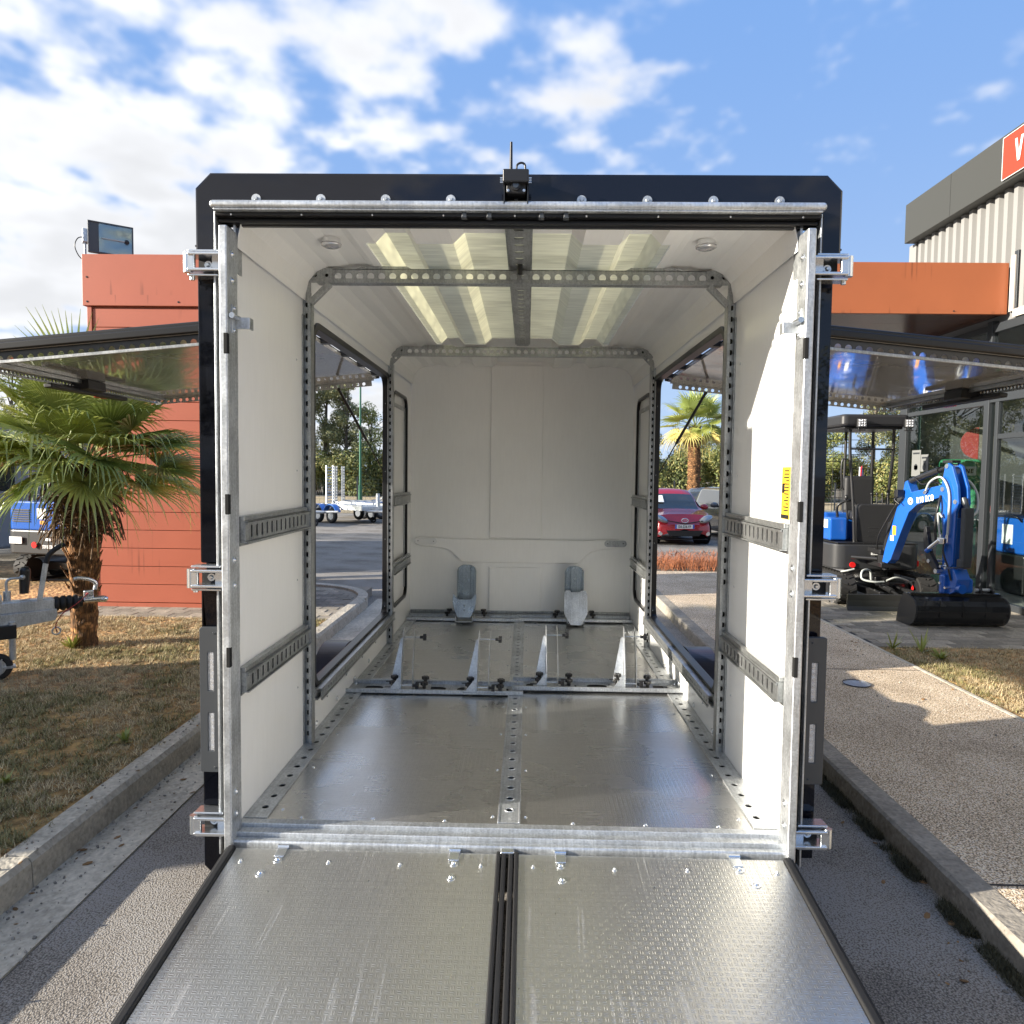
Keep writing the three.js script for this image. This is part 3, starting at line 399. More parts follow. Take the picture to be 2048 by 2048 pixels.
const chockSteel = mat(0.34, 0.37, 0.375, 0.42, { metalness: 0.85, map: T.galv, roughnessMap: T.galvR });
function makeChock(x, down, label) {
  const t = thing('wheel_chock', label, 'wheel chock', [x, 0.417, -3.75], 0, 'motorcycle wheel chocks by the front wall');
  part('base_plate', [b2(-0.21, 0.21, 0, 0.006, -0.06, 0.06, 0.001)], M.galv, t);
  const u = rr(-0.085, 0.02, 0.085, 0.465, 0.065); part('upright_plate', at(ex(u, 0.004, 0.001, 12), [0, 0, -0.03], [1, 0, 0], [0, 1, -0.10]), chockSteel, t);
  for (const s of [-1, 1]) part('upright_flange', sd(s, at(ex(poly([[0.0, 0.03], [0.03, 0.05], [0.03, 0.38], [0.0, 0.44]]), 0.003), [0.075, 0, -0.03], [0, 0, 1], [0, 1, -0.10])), chockSteel, t);
  const st = poly([[-0.032, 0.03], [0.032, 0.03], [0.032, 0.462], [-0.032, 0.462]]); for (let i = 0; i < 6; i++) { const h = new THREE.Path(); h.absarc(0, 0.12 + i * 0.055, 0.0135, 0, 6.283, true); st.holes.push(h); }
  part('centre_strip', at(ex(st, 0.004), [0, 0, 0.004], [1, 0, 0], [0, 1, -0.10]), chockSteel, t); part('strip_back', at(b2(-0.03, 0.03, 0.03, 0.455, -0.01, -0.006), [0, 0, 0.004], [1, 0, 0], [0, 1, -0.10]), M.paper, t);
  part('channel', [b2(-0.075, 0.075, 0.0, 0.006, -0.02, 0.20), b2(-0.075, -0.070, 0, 0.05, -0.02, 0.20), b2(0.070, 0.075, 0, 0.05, -0.02, 0.20)], M.galv, t);
  const vp = new THREE.Shape(); vp.moveTo(-0.10, 0.21); vp.bezierCurveTo(-0.11, 0.13, -0.09, 0.07, -0.055, 0); vp.lineTo(0.055, 0); vp.bezierCurveTo(0.09, 0.07, 0.11, 0.13, 0.10, 0.21); vp.lineTo(0.055, 0.155); vp.lineTo(-0.055, 0.155);
  const dp = poly([[-0.085, 0.30], [-0.10, 0.27], [-0.10, 0.10], [-0.045, 0.0], [0.045, 0.0], [0.10, 0.10], [0.10, 0.27], [0.085, 0.30], [0.045, 0.30], [0.04, 0.285], [-0.04, 0.285], [-0.045, 0.30]]); for (let i = 0; i < 3; i++) { const h = new THREE.Path(); h.absarc(0, 0.12 + i * 0.06, 0.014, 0, 6.283, true); dp.holes.push(h); }
  if (down) part('cradle', [at(ex(dp, 0.004, 0.001), [0, -0.005, 0.23], [1, 0, 0], [0, 0.93, -0.36]), at(b2(-0.04, 0.04, 0.10, 0.285, 0.004, 0.008), [0, -0.005, 0.23], [1, 0, 0], [0, 0.93, -0.36])], M.galv, t);
  else part('cradle', [at(ex(vp, 0.004, 0.001, 10), [0, 0.04, 0.20], [1, 0, 0], [0, 0.96, -0.28]), bolt(0, 0.10, 0.185, 0.010, [0, 0, 1], 0.01), bolt(0, 0.14, 0.175, 0.010, [0, 0, 1], 0.01)], chockSteel, t);
  for (const [a, b, c] of [[-0.165, 0.012, 0.0], [-0.15, 0.034, -0.03], [0.165, 0.012, 0.0], [0.155, 0.034, -0.03]]) part('knob', knobY(a, b, c, 0.024), M.plastic, t);
}
makeChock(-0.475, false, 'left motorcycle wheel chock with its forked cradle raised, by the white front wall');
makeChock(0.485, true, 'right motorcycle wheel chock with its cradle folded down, by the white front wall');

// ---------- ground, kerbs, paving ----------
const FONT = await new FontLoader().loadAsync('fonts/droid/droid_sans_bold.typeface.json');
const text = (s, h, d = 0.002, sx = 1) => { const g = new TextGeometry(s, { font: FONT, size: h, depth: d, curveSegments: 3 }); g.computeBoundingBox(); const b = g.boundingBox; return g.translate(-(b.min.x + b.max.x) / 2, -h / 2, 0).scale(sx, 1, 1); };
const ramp1 = (z, a, b, p, q) => mix(p, q, Math.min(1, Math.max(0, (z - a) / (b - a))));
const gh = z => z > -7 ? 0 : z > -17 ? ramp1(z, -7, -17, 0, -0.19) : z > -27 ? ramp1(z, -17, -27, -0.19, -0.30) : z > -33 ? -0.30 : ramp1(z, -33, -46, -0.30, -0.07);
function sheet(name, x0, x1, z0, z1, dy, m, nx = 8, nz = 60) {
  const g = new THREE.PlaneGeometry(1, 1, nx, nz).rotateX(-Math.PI / 2), p = g.attributes.position;
  for (let i = 0; i < p.count; i++) { const x = mix(x0, x1, p.getX(i) + 0.5), z = mix(z0, z1, p.getZ(i) + 0.5); p.setXYZ(i, x, gh(z) + dy, z); }
  g.computeVertexNormals(); return struct(name, g, m);
}
sheet('ground', -300, 300, -420, 60, -0.012, M.earth, 4, 240);
sheet('parking_lot', -45, 45, -31.5, 24, 0, M.lot, 4, 111);
sheet('road', -1.66, 1.752, -9, 8, 0.004, M.asphalt, 2, 20);
struct('gutter', b2(-1.915, -1.668, -0.03, 0.010, -6.9, 8), M.conc);
sheet('field', -120, 120, -47, -31.6, 0.004, mat(0.40, 0.32, 0.20, 1, { bumpMap: T.lawnB, bumpScale: 0.05 }), 6, 30);
sheet('distant_road', -120, 120, -48.6, -47, 0.012, mat(0.24, 0.23, 0.22, 0.9), 6, 4);
struct('lawn', [b2(-16, -2.035, -0.05, 0.138, -4.88, 8), b2(-16, -5.02, -0.05, 0.137, -9.2, -4.881)], M.lawn);
struct('side_lawn', b2(3.36, 5.86, -0.05, 0.112, -4.18, 8), M.lawn);
const pave = struct('pavement', b2(1.876, 3.318, -0.05, 0.118, -9.3, 8), M.agg);
struct('pavement_edging', b2(3.319, 3.359, -0.05, 0.121, -9.3, 8, 0.006), M.conc);
for (const z of [-3.36, -0.2, -6.9]) part('joint', b2(1.88, 3.317, 0.1182, 0.1192, z - 0.006, z + 0.006), M.dark, pave);
// kerbs in stones
function kerb(name, pts, m, r = rng(3)) { const g = place(name); pts.forEach(geo => part('kerb_stone', geo, m, g)); return g; }
const kp = s => poly([[0, -0.1], [s * 0.115, -0.1], [s * 0.122, 0.128], [s * 0.112, 0.14], [0.004 * s, 0.14], [0, 0.134]]);
const kl = []; for (let i = 0; i < 8; i++) { const z1 = -6.2 + i * 2; kl.push(ex(poly([[0, -0.1], [0.128, -0.1], [0.118, 0.115], [0.100, 0.139], [0.004, 0.141], [0, 0.135]]), 1.994, 0).translate(-2.035, 0, z1)); }
for (let i = 0; i < 4; i++) { const a0 = i * Math.PI / 8 + 0.004, a1 = (i + 1) * Math.PI / 8 - 0.004, o = new THREE.Shape(); o.absarc(0, 0, 1.16, a0, a1, false); o.absarc(0, 0, 1.035, a1, a0, true); kl.push(ex(o, 0.24, 0.004, 8).rotateX(-Math.PI / 2).translate(-3.075, -0.10, -6.2)); }
for (let i = 0; i < 3; i++) kl.push(b2(-3.08 - i * 2, -5.07 - i * 2, -0.1, 0.14, -7.36, -7.236, 0.006));
kerb('kerb', kl, M.conc);
kerb('pavement_kerb', row(9, i => ex(poly([[0, -0.1], [0.122, -0.1], [0.122, 0.121], [0.012, 0.121], [0, 0.108]]), 1.994, 0).translate(1.753, 0, -9.3 + i * 2)), mat(0.44, 0.41, 0.375, 0.92, { map: T.conc, bumpMap: T.concB, bumpScale: 0.006 }));
// pavers one by one, nearest first
const PM = T.paver.map((t, i) => mat([0.42, 0.46, 0.50][i], [0.395, 0.43, 0.465][i], [0.35, 0.385, 0.41][i], 0.9, { map: t }));
function pavers(name, x0, x1, z0, z1, y, inside, pw = 0.24, pd = 0.16, limit = 280, seed = 9) {
  const g = place(name), r = rng(seed), list = [], geo = flat(b2(-pw / 2 + 0.003, pw / 2 - 0.003, -0.05, 0, -pd / 2 + 0.003, pd / 2 - 0.003, 0.004)); let k = 0;
  for (let z = z1 - pd / 2; z > z0; z -= pd, k++) for (let x = x0 + (k & 1 ? 0 : pw / 2); x < x1; x += pw) if (inside(x, z)) list.push([x, z]);
  list.sort((a, b) => b[1] - a[1]);
  const extra = [[], [], []];
  list.forEach(([x, z], i) => { const v = Math.floor(r() * 3), dy = (r() - 0.5) * 0.003; if (i < limit) { const m = mesh('paver', geo, PM[v], g); m.position.set(x, y + dy, z); } else extra[v].push(geo.clone().translate(x, y + dy, z)); });
  extra.forEach((e, i) => { if (e.length) { const m = mesh('pavers', mergeGeometries(e), PM[i], g); m.userData.kind = 'stuff'; } });
  part('bedding', b2(x0 + 0.02, x1 - 0.02, -0.06, y - 0.007, z0, z1 - 0.01), PM[1], g); return g;
}
pavers('entrance_paving', 3.36, 5.9, -9.4, -4.18, 0.119, (x, z) => x < 5.88 && x > 3.46);
struct('paving_edge', b2(3.3595, 3.40, -0.05, 0.117, -9.3, -4.19), M.dark);
pavers('traffic_island', -5.1, -2.04, -7.23, -4.885, 0.122, (x, z) => x < -2.14 && !(x < -2.88 && x > -4.92 && z < -5.55 && z > -6.9) && (z > -6.2 || x < -3.07 || Math.hypot(x + 3.07, z + 6.2) < 0.95), 0.2, 0.165, 280, 12);
// drain cover
{ const t = thing('drain_cover', 'round metal drain cover set in the sunlit pavement', 'drain cover', [2.60, 0.118, -2.93]);
  const ri = new THREE.Shape(); ri.absarc(0, 0, 0.127, 0, 6.2832); const h = new THREE.Path(); h.absarc(0, 0, 0.098, 0, 6.2832, true); ri.holes.push(h);
  part('ring', ex(ri, 0.008, 0.002, 24).rotateX(-Math.PI / 2), mat(0.10, 0.105, 0.12, 0.5, { metalness: 0.6 }), t); part('lid', rod([0, -0.002, 0], [0, 0.004, 0], 0.096, 32), M.galv, t); }

// ---------- grass ----------
const blade = (() => { const r = rng(44), P = [], N = []; for (let i = 0; i < 7; i++) { const a = r() * 6.28, l = 0.022 + r() * 0.030, w = 0.0016 + r() * 0.0014, x = (r() - 0.5) * 0.03, z = (r() - 0.5) * 0.03, lean = 0.6 + r() * 0.9, dx = Math.cos(a), dz = Math.sin(a); P.push(x + dz * w, 0, z - dx * w, x - dz * w, 0, z + dx * w, x + dx * l * Math.sin(lean), l * Math.cos(lean) + 0.004, z + dz * l * Math.sin(lean)); const sn = Math.sin(lean), cn = Math.cos(lean); for (let k = 0; k < 3; k++) N.push(-dx * cn, sn, -dz * cn); } const g = new THREE.BufferGeometry(); g.setAttribute('position', new THREE.Float32BufferAttribute(P, 3)); g.setAttribute('normal', new THREE.Float32BufferAttribute(N, 3)); g.setAttribute('uv', new THREE.Float32BufferAttribute(new Float32Array(P.length / 3 * 2), 2)); return g; })();
const grassMat = mat(1, 1, 1, 0.8, { side: THREE.DoubleSide });
function grass(name, label, x0, x1, z0, z1, y, n, seed, keep = () => true, big = 1) {
  const r = rng(seed), im = new THREE.InstancedMesh(blade, grassMat, n), o = new THREE.Object3D(), c = new THREE.Color(); let k = 0;
  while (k < n) { const x = mix(x0, x1, r()), z = mix(z0, z1, r()); if (!keep(x, z, r)) continue; const q = sm(0.44, 0.60, fbm(x / 4.2 + 20, -z / 4.2 + 20, 5, 5, 21) * 0.6 + 0.4 * fbm(x / 3 + 9, z / 3 + 9, 9, 3, 66)), gr = r() < 0.04 + 0.62 * q * q; o.position.set(x, y - 0.004, z); o.rotation.y = r() * 6.28; const s = big * (0.6 + r() * 0.8) * (gr ? 1.15 : 0.9); o.scale.set(s, s, s); o.updateMatrix(); im.setMatrixAt(k, o.matrix); const v = 0.6 + r() * 0.7; gr ? c.setRGB(0.25 * v, 0.225 * v, 0.095 * v) : c.setRGB(0.52 * v, 0.42 * v, 0.25 * v); im.setColorAt(k, c); k++; }
  im.name = numbered(name); im.castShadow = im.receiveShadow = true; scene.add(im); tag(im, label, 'grass'); im.userData.kind = 'stuff'; return im;
}
grass('dry_grass', 'short patchy dry grass on the lawn left of the trailer', -7.2, -2.0, -4.87, 1.6, 0.139, 52000, 31, (x, z, r) => (x < -2.04 || r() < 0.25 * fbm(z / 2 + 9, 3, 9, 3, 8)) && r() < 0.25 + 1.5 * sm(0.38, 0.62, fbm(x / 2 + 20, z / 2 + 20, 16, 4, 67)));
grass('dry_grass', 'short dry grass on the lawn right of the pavement', 3.37, 5.85, -4.17, 0.2, 0.112, 16000, 32);
{ // loose grit and leaf litter in the gutter and along the kerbs
  const r = rng(71), n = 2600, g = new THREE.IcosahedronGeometry(1, 0), im = new THREE.InstancedMesh(g, mat(1, 1, 1, 0.95), n), o = new THREE.Object3D(), col = new THREE.Color();
  for (let i = 0; i < n; i++) { const k = r(), q = Math.pow(r(), 2.2); let x, y, z = -4.5 + r() * 7; if (k < 0.40) { x = -1.90 + q * 0.24; y = 0.011; } else if (k < 0.65) { x = 1.745 - q * 0.28; y = 0.005; } else if (k < 0.85) { x = 3.30 - q * 0.9; y = 0.119; } else { x = -2.03 + r() * 0.11; y = 0.141; } const s = 0.0016 + Math.pow(r(), 3) * 0.0065, leaf = r() < 0.12; o.position.set(x, y + s * 0.3, z); o.rotation.set(r() * 6, r() * 6, r() * 6); leaf ? o.scale.set(s * 3.2, s * 0.5, s * 1.8) : o.scale.set(s * 1.3, s * 0.8, s); if (leaf) o.rotation.set((r() - 0.5) * 0.7, r() * 6, (r() - 0.5) * 0.7); o.updateMatrix(); im.setMatrixAt(i, o.matrix); const v = 0.5 + r() * 0.6; leaf ? col.setRGB(0.28 * v, 0.16 * v, 0.07 * v) : col.setRGB(0.34 * v, 0.31 * v, 0.27 * v); im.setColorAt(i, col); }
  im.name = numbered('grit'); im.castShadow = im.receiveShadow = true; scene.add(im); tag(im, 'loose grit and dry leaf litter in the gutter and along the kerbs', 'grit'); im.userData.kind = 'stuff'; }
{ // dark moss and grass in the joint at the foot of the right kerb
  const r = rng(72), n = 5200, im = new THREE.InstancedMesh(blade, grassMat, n), o = new THREE.Object3D(), col = new THREE.Color(); let k = 0; while (k < n) { const z = -3.5 + r() * 5.5; if (r() > 1.6 * sm(0.40, 0.62, fbm(z / 2 + 5, 2, 12, 4, 68))) continue; o.position.set(1.747 - Math.pow(r(), 2) * 0.05, 0.002, z); o.rotation.y = r() * 6.28; const s = 0.5 + r() * 0.7; o.scale.set(s, s, s); o.updateMatrix(); im.setMatrixAt(k, o.matrix); const v = 0.5 + r(); col.setRGB(0.07 * v, 0.065 * v, 0.035 * v); im.setColorAt(k++, col); }
  im.name = numbered('moss'); im.castShadow = im.receiveShadow = true; scene.add(im); tag(im, 'dark moss and grass in the joint at the foot of the right kerb', 'moss'); im.userData.kind = 'stuff'; }
function weed(label, x, z, y, n, L, seed, cat = 'weed') { const r = rng(seed), gs = []; for (let i = 0; i < n; i++) { const a = r() * 6.28, l = L * (0.5 + r() * 0.6), e = 0.25 + r() * 0.9, w = 0.006 + r() * 0.008, P = []; const f = t => [Math.cos(a) * Math.sin(e) * l * t + (r() - 0.5) * 0.002, Math.cos(e) * l * t - 0.25 * l * t * t * Math.sin(e), Math.sin(a) * Math.sin(e) * l * t]; const sx = -Math.sin(a), sz = Math.cos(a); let prev = null; for (let k = 0; k <= 4; k++) { const t = k / 4, c = f(t), ww = w * Math.sin(Math.PI * Math.min(0.98, 0.15 + t * 0.85)); const cur = [[c[0] - sx * ww, c[1], c[2] - sz * ww], [c[0] + sx * ww, c[1] + 0.3 * ww, c[2] + sz * ww]]; if (prev) P.push(...prev[0], ...prev[1], ...cur[1], ...prev[0], ...cur[1], ...cur[0]); prev = cur; } const g = new THREE.BufferGeometry(); g.setAttribute('position', new THREE.Float32BufferAttribute(P, 3)); g.computeVertexNormals(); gs.push(g); } const t = thing('weed', label, cat, [x, y, z]); part('leaves', gs, M.leaf, t); }
weed('broad leaved weed at the corner of the paving and the pavement edge', 3.46, -4.10, 0.115, 14, 0.20, 1);
weed('tall wispy weed growing in the right lawn by the pavers', 3.66, -3.98, 0.112, 10, 0.26, 2);
weed('spreading green weed at the right lawn edge', 3.70, -3.74, 0.112, 34, 0.15, 3);
weed('grass tuft at the foot of the left palm trunk', -3.86, -3.5, 0.138, 40, 0.16, 4);
weed('green weed on the left lawn beside the kerb, under the tail light', -2.22, -1.42, 0.138, 30, 0.10, 5);
weed('small rosette weed in the dry left lawn near the kerb', -2.50, -0.86, 0.138, 16, 0.09, 6);

// ---------- orange pylon wall on the left ----------
{ const t = thing('orange_pylon', 'orange clad pylon wall behind the palm on the left', 'wall', [0, 0, 0]);
  part('core', b2(-4.89, -2.91, 0.12, 4.03, -6.88, -5.56), M.orange, t);
  for (let i = 0; i < 16; i++) { const y = 0.17 + i * 0.2075; part('cladding_board', b2(-4.845, -2.95, y + 0.003, y + 0.2045, -5.56, -5.524, 0.004), M.orange, t); }
  part('plinth', b2(-4.9, -2.90, 0.12, 0.166, -5.57, -5.515), M.orange, t);
  part('corner_trim', [b2(-4.905, -4.852, 0.17, 3.50, -5.58, -5.512, 0.004), b2(-2.948, -2.895, 0.17, 3.50, -5.58, -5.512, 0.004)], M.orange, t);
  for (let i = 0; i < 16; i++) { const y = 0.17 + i * 0.2075; part('cladding_board', b2(-4.91, -4.888, y + 0.003, y + 0.2045, -6.86, -5.585), M.orange, t); part('cladding_board', b2(-2.912, -2.89, y + 0.003, y + 0.2045, -6.86, -5.585), M.orange, t); }
  part('fascia', [b2(-4.945, -2.86, 3.515, 4.082, -6.93, -5.495, 0.006)], M.orange, t);
  for (const [x, y] of [[-4.89, 3.83], [-4.89, 3.56], [-3.86, 3.56]]) part('screw', bolt(x, y, -5.494, 0.011, [0, 0, 1]), M.dark, t);
}
{ const t = thing('floodlight', 'square grey floodlight mounted on top of the orange wall', 'floodlight', [-4.82, 4.10, -5.85], 0.62);
  part('housing', [b2(-0.26, 0.27, 0.10, 0.50, -0.10, 0.0, 0.012), ex(rr(-0.16, 0.15, 0.20, 0.45, 0.04), 0.14, 0.03).translate(0, 0, -0.24)], mat(0.10, 0.11, 0.12, 0.45), t);
  part('rim', [b2(-0.272, -0.255, 0.09, 0.51, -0.02, 0.02, 0.004), b2(0.265, 0.282, 0.09, 0.51, -0.02, 0.02, 0.004), b2(-0.272, 0.282, 0.495, 0.512, -0.02, 0.02, 0.004), b2(-0.272, 0.282, 0.088, 0.105, -0.02, 0.02, 0.004), b2(-0.26, -0.14, 0.1, 0.5, 0, 0.01)], mat(0.06, 0.065, 0.07, 0.4), t);
  part('reflector', ex(rr(-0.14, 0.11, 0.265, 0.49, 0.01), 0.002).translate(0, 0, 0.001), mat(0.5, 0.5, 0.49, 0.28, { metalness: 0.9, bumpMap: T.wavy, bumpScale: 0.05 }), t);
  part('lamp_tube', rod([-0.10, 0.30, 0.012], [0.19, 0.30, 0.012], 0.012, 10), M.paper, t); part('lamp_holder', ball(0.035, 0.20, 0.295, 0.006, 12), M.dark, t);
  part('glass', b2(-0.14, 0.265, 0.105, 0.495, 0.024, 0.027), M.glass, t);
  part('bracket', [rod([-0.30, 0, -0.06], [-0.30, 0.24, -0.06], 0.016, 10), b2(-0.33, -0.26, 0.22, 0.40, -0.14, -0.02, 0.006), rod([0.25, 0, -0.05], [0.25, 0.12, -0.05], 0.012, 8), b2(-0.33, 0.29, -0.004, 0.012, -0.09, -0.03)], M.galv, t);
  t.scale.setScalar(0.84); part('cable', tube([[-0.31, 0.30, -0.08], [-0.38, 0.27, -0.08], [-0.42, 0.16, -0.08], [-0.38, 0.04, -0.08], [-0.34, 0.0, -0.1]], 0.007, 20, 6), M.plastic, t);
}

// ---------- showroom building on the right ----------
{ const t = thing('showroom_building', 'showroom with grey fascia, corrugated white cladding and tall glass front on the right', 'building', [0, 0, 0]);
  part('fascia', [b2(5.75, 6.6, 5.26, 5.835, -8.72, 0.0, 0.004), b2(5.752, 6.6, 5.258, 5.833, 0.004, 9, 0.004)], M.cladGrey, t);
  for (const z of [-7.55]) part('fascia_joint', b2(5.7485, 5.751, 5.27, 5.83, z - 0.003, z + 0.003), M.dark, t);
  const prof = []; const n = 64, pz = 0.178; for (let i = 0; i < n; i++) { const z = -8.62 + i * pz; prof.push([z, 5.958], [z + 0.016, 5.902], [z + 0.090, 5.902], [z + 0.106, 5.958]); }
  const cs = poly([...prof, [-8.62 + n * pz, 5.968], [-8.62, 5.968]]);
  part('corrugated_cladding', ex(cs, 1.56, 0).rotateX(-Math.PI / 2).rotateY(-Math.PI / 2).translate(0, 3.74, 0), M.cladWhite, t);
  part('corner_flashing', [b2(5.90, 6.02, 3.74, 5.258, -8.86, -8.67, 0.004)], M.cladWhite, t);
  part('block', [b2(5.97, 6.3, 3.74, 5.258, -8.84, 9), b2(6.0, 14, 3.76, 5.6, -8.80, 9)], M.cladWhite, t);
  part('flashing', [b2(5.84, 5.96, 3.64, 3.735, -6.30, 9, 0.004), b2(5.885, 5.90, 3.735, 4.40, -6.44, -6.36)], mat(0.52, 0.47, 0.42, 0.5), t);
  part('downpipe', b2(5.90, 5.944, 3.74, 4.45, -6.40, -6.33, 0.004), M.frame, t);
  // glass front
  const fr = (y0, y1, z0, z1, x0 = 5.86, x1 = 5.94) => part('window_frame', b2(x0, x1, y0, y1, z0, z1, 0.004), M.frame, t);
  fr(0.12, 3.68, -8.86, -8.66); fr(0.12, 3.68, -6.79, -6.69); fr(2.635, 2.695, -8.66, -6.79, 5.868, 5.934); fr(0.12, 0.19, -8.66, -6.79, 5.868, 5.934); fr(3.56, 3.64, -8.66, -6.79, 5.868, 5.934);
  for (const z of [-5.2, -3.7, -2.2, -0.7, 0.8]) fr(0.12, 3.64, z - 0.05, z + 0.05);
  fr(2.66, 2.72, -6.69, 0.8, 5.868, 5.934); fr(2.83, 2.87, -6.69, 0.8, 5.868, 5.934); fr(0.12, 0.20, -6.69, 0.8, 5.868, 5.934); fr(3.53, 3.635, -6.69, 9, 5.868, 5.934);
  part('transom_panel', b2(5.885, 5.92, 2.72, 2.83, -6.69, 0.8), M.frame, t);
  const pane = (y0, y1, z0, z1) => part('window_pane', b2(5.898, 5.902, y0, y1, z0, z1), M.glass, t);
  pane(0.19, 2.635, -8.66, -6.79); pane(2.695, 3.56, -8.66, -6.79);
  const zs = [-6.69, -5.25, -3.75, -2.25, -0.75, 0.75]; for (let i = 0; i < 5; i++) { pane(0.2, 2.66, zs[i] + (i ? 0.1 : 0), zs[i + 1]); pane(2.87, 3.53, zs[i] + (i ? 0.1 : 0), zs[i + 1]); }
  part('door_frame', [b2(5.87, 5.93, 0.2, 2.66, -6.58, -6.52, 0.003), b2(5.875, 5.925, 2.20, 2.26, -6.52, -5.25, 0.003)], M.frame, t);
  for (const [z0, z1, y0, y1] of [[-8.52, -8.28, 1.73, 2.12], [-8.27, -8.07, 1.80, 2.05]]) { const p = part('window_notice', b2(5.893, 5.8965, y0, y1, z0, z1), mat(0.17, 0.175, 0.17, 0.6), t); part('notice_print', [b2(5.8915, 5.8925, y1 - 0.06, y1 - 0.035, z0 + 0.03, z1 - 0.03), b2(5.8915, 5.8925, y0 + 0.10, y0 + 0.16, z0 + 0.07, z1 - 0.07), at(ex((() => { const o = new THREE.Shape(); o.absarc(0, 0, 0.05, 0, 6.283); const h = new THREE.Path(); h.absarc(0, 0, 0.042, 0, 6.283, true); o.holes.push(h); return o; })(), 0.001), [5.8925, (y0 + y1) / 2 - 0.06, (z0 + z1) / 2], [0, 0, 1], [0, 1, 0])], M.frame, p); }
  // room behind the glass
  const dk = mat(0.20, 0.20, 0.20, 0.7);
  part('room_floor', b2(5.94, 13, 0.06, 0.13, -8.9, 9), mat(0.33, 0.32, 0.30, 0.35), t); part('room_ceiling', b2(5.94, 13, 3.64, 3.75, -8.9, 9), dk, t); part('back_wall', [b2(12.9, 13.1, 0.1, 3.7, -8.9, 9), b2(5.95, 13, 0.1, 3.7, -9.0, -8.87), b2(5.95, 13, 0.1, 3.7, 8.9, 9.1), b2(5.88, 5.95, 0.1, 3.6, 0.86, 9)], dk, t);
  // orange entrance canopy
  const c = sub('entrance_canopy', t);
  part('canopy_fascia', [b2(2.9, 5.895, 3.715, 4.335, -6.53, -6.48, 0.004), b2(2.9, 2.95, 3.715, 4.335, -8.9, -6.53)], M.orange2, c);
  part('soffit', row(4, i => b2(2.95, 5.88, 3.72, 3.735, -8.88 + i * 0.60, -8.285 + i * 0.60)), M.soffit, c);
  part('canopy_roof', b2(2.95, 5.88, 4.20, 4.26, -8.9, -6.53), M.cladGrey, c);
  part('screw', bolt(5.25, 3.75, -6.479, 0.010, [0, 0, 1]), M.dark, c);
}
{ const t = thing('shop_sign', 'orange sign with white lettering on the grey fascia, top right', 'sign', [5.742, 5.55, -6.44]);
  part('board', b2(-0.012, 0.008, -0.255, 0.24, 0, 1.9, 0.003), mat(0.33, 0.035, 0.012, 0.45), t);
  part('border', [b2(-0.015, 0.0, 0.238, 0.244, -0.004, 1.9), b2(-0.015, 0, -0.26, -0.254, -0.004, 1.9), b2(-0.015, 0, -0.26, 0.244, -0.006, 0)], M.paper, t);
  part('lettering', [at(text('V', 0.27, 0.006, 0.62), [-0.012, -0.0, 0.30], [0, 0, 1], [0, 1, 0]), at(text('E', 0.27, 0.006, 0.62), [-0.012, -0.0, 0.47], [0, 0, 1], [0, 1, 0])].map(g => g.translate(-0.006, 0, 0)), M.paper, t);
}
// things standing in the showroom
{ const t = thing('fuel_pump', 'green antique fuel pump reading GASOLINE behind the showroom glass', 'fuel pump', [6.55, 0.13, -8.35], -0.75);
  part('cabinet', [b2(-0.26, 0.26, 0.12, 1.55, -0.2, 0.2, 0.05), b2(-0.30, 0.30, 0, 0.12, -0.24, 0.24, 0.02), b2(-0.29, 0.29, 1.50, 1.86, -0.22, 0.22, 0.08)], mat(0.05, 0.26, 0.13, 0.25), t);
  part('dial_window', b2(-0.16, 0.16, 0.95, 1.35, 0.19, 0.21, 0.01), mat(0.10, 0.30, 0.16, 0.15), t);
  part('name_plate', b2(-0.23, 0.23, 1.62, 1.75, 0.218, 0.228), mat(0.62, 0.64, 0.58, 0.4), t); part('lettering', text('GASOLINE', 0.062, 0.003, 0.95).translate(0, 1.685, 0.2285), M.hole, t);
  part('hose', tube([[0.29, 1.35, 0.1], [0.42, 1.1, 0.12], [0.40, 0.5, 0.14], [0.32, 0.4, 0.14], [0.30, 0.9, 0.12]], 0.016, 26, 8), mat(0.5, 0.03, 0.03, 0.4), t); }
{ const t = thing('wall_sign', 'round red and black sign hanging behind the showroom glass', 'sign', [6.75, 2.23, -8.3], -0.7); part('disc', rod([0, 0, -0.02], [0, 0, 0.02], 0.235, 32), mat(0.11, 0.09, 0.08, 0.4), t); part('red_half', ex((() => { const s = new THREE.Shape(); s.absarc(0, 0, 0.232, Math.PI * 0.5, Math.PI * 1.5); return s; })(), 0.004, 0, 16).translate(0, 0, 0.021), mat(0.25, 0.012, 0.012, 0.35), t); part('hanger', rod([0, 0.23, 0], [0, 1.4, 0], 0.005, 6), M.dark, t); }
{ const t = thing('display_generator', 'blue and black generator on display behind the showroom glass', 'generator', [7.0, 0.13, -7.5]); part('housing', b2(-0.3, 0.3, 0.55, 1.05, -0.36, 0.36, 0.04), M.blue, t); part('base', [b2(-0.3, 0.3, 0, 0.55, -0.36, 0.36, 0.03)], M.blackPaint, t); part('label_panel', b2(-0.306, -0.298, 0.68, 0.95, -0.1, 0.12), M.paper, t); part('handle', tube([[-0.31, 1.0, -0.3], [-0.37, 1.06, -0.3], [-0.37, 1.06, 0.3], [-0.31, 1.0, 0.3]], 0.012, 20, 6), M.plastic, t); }

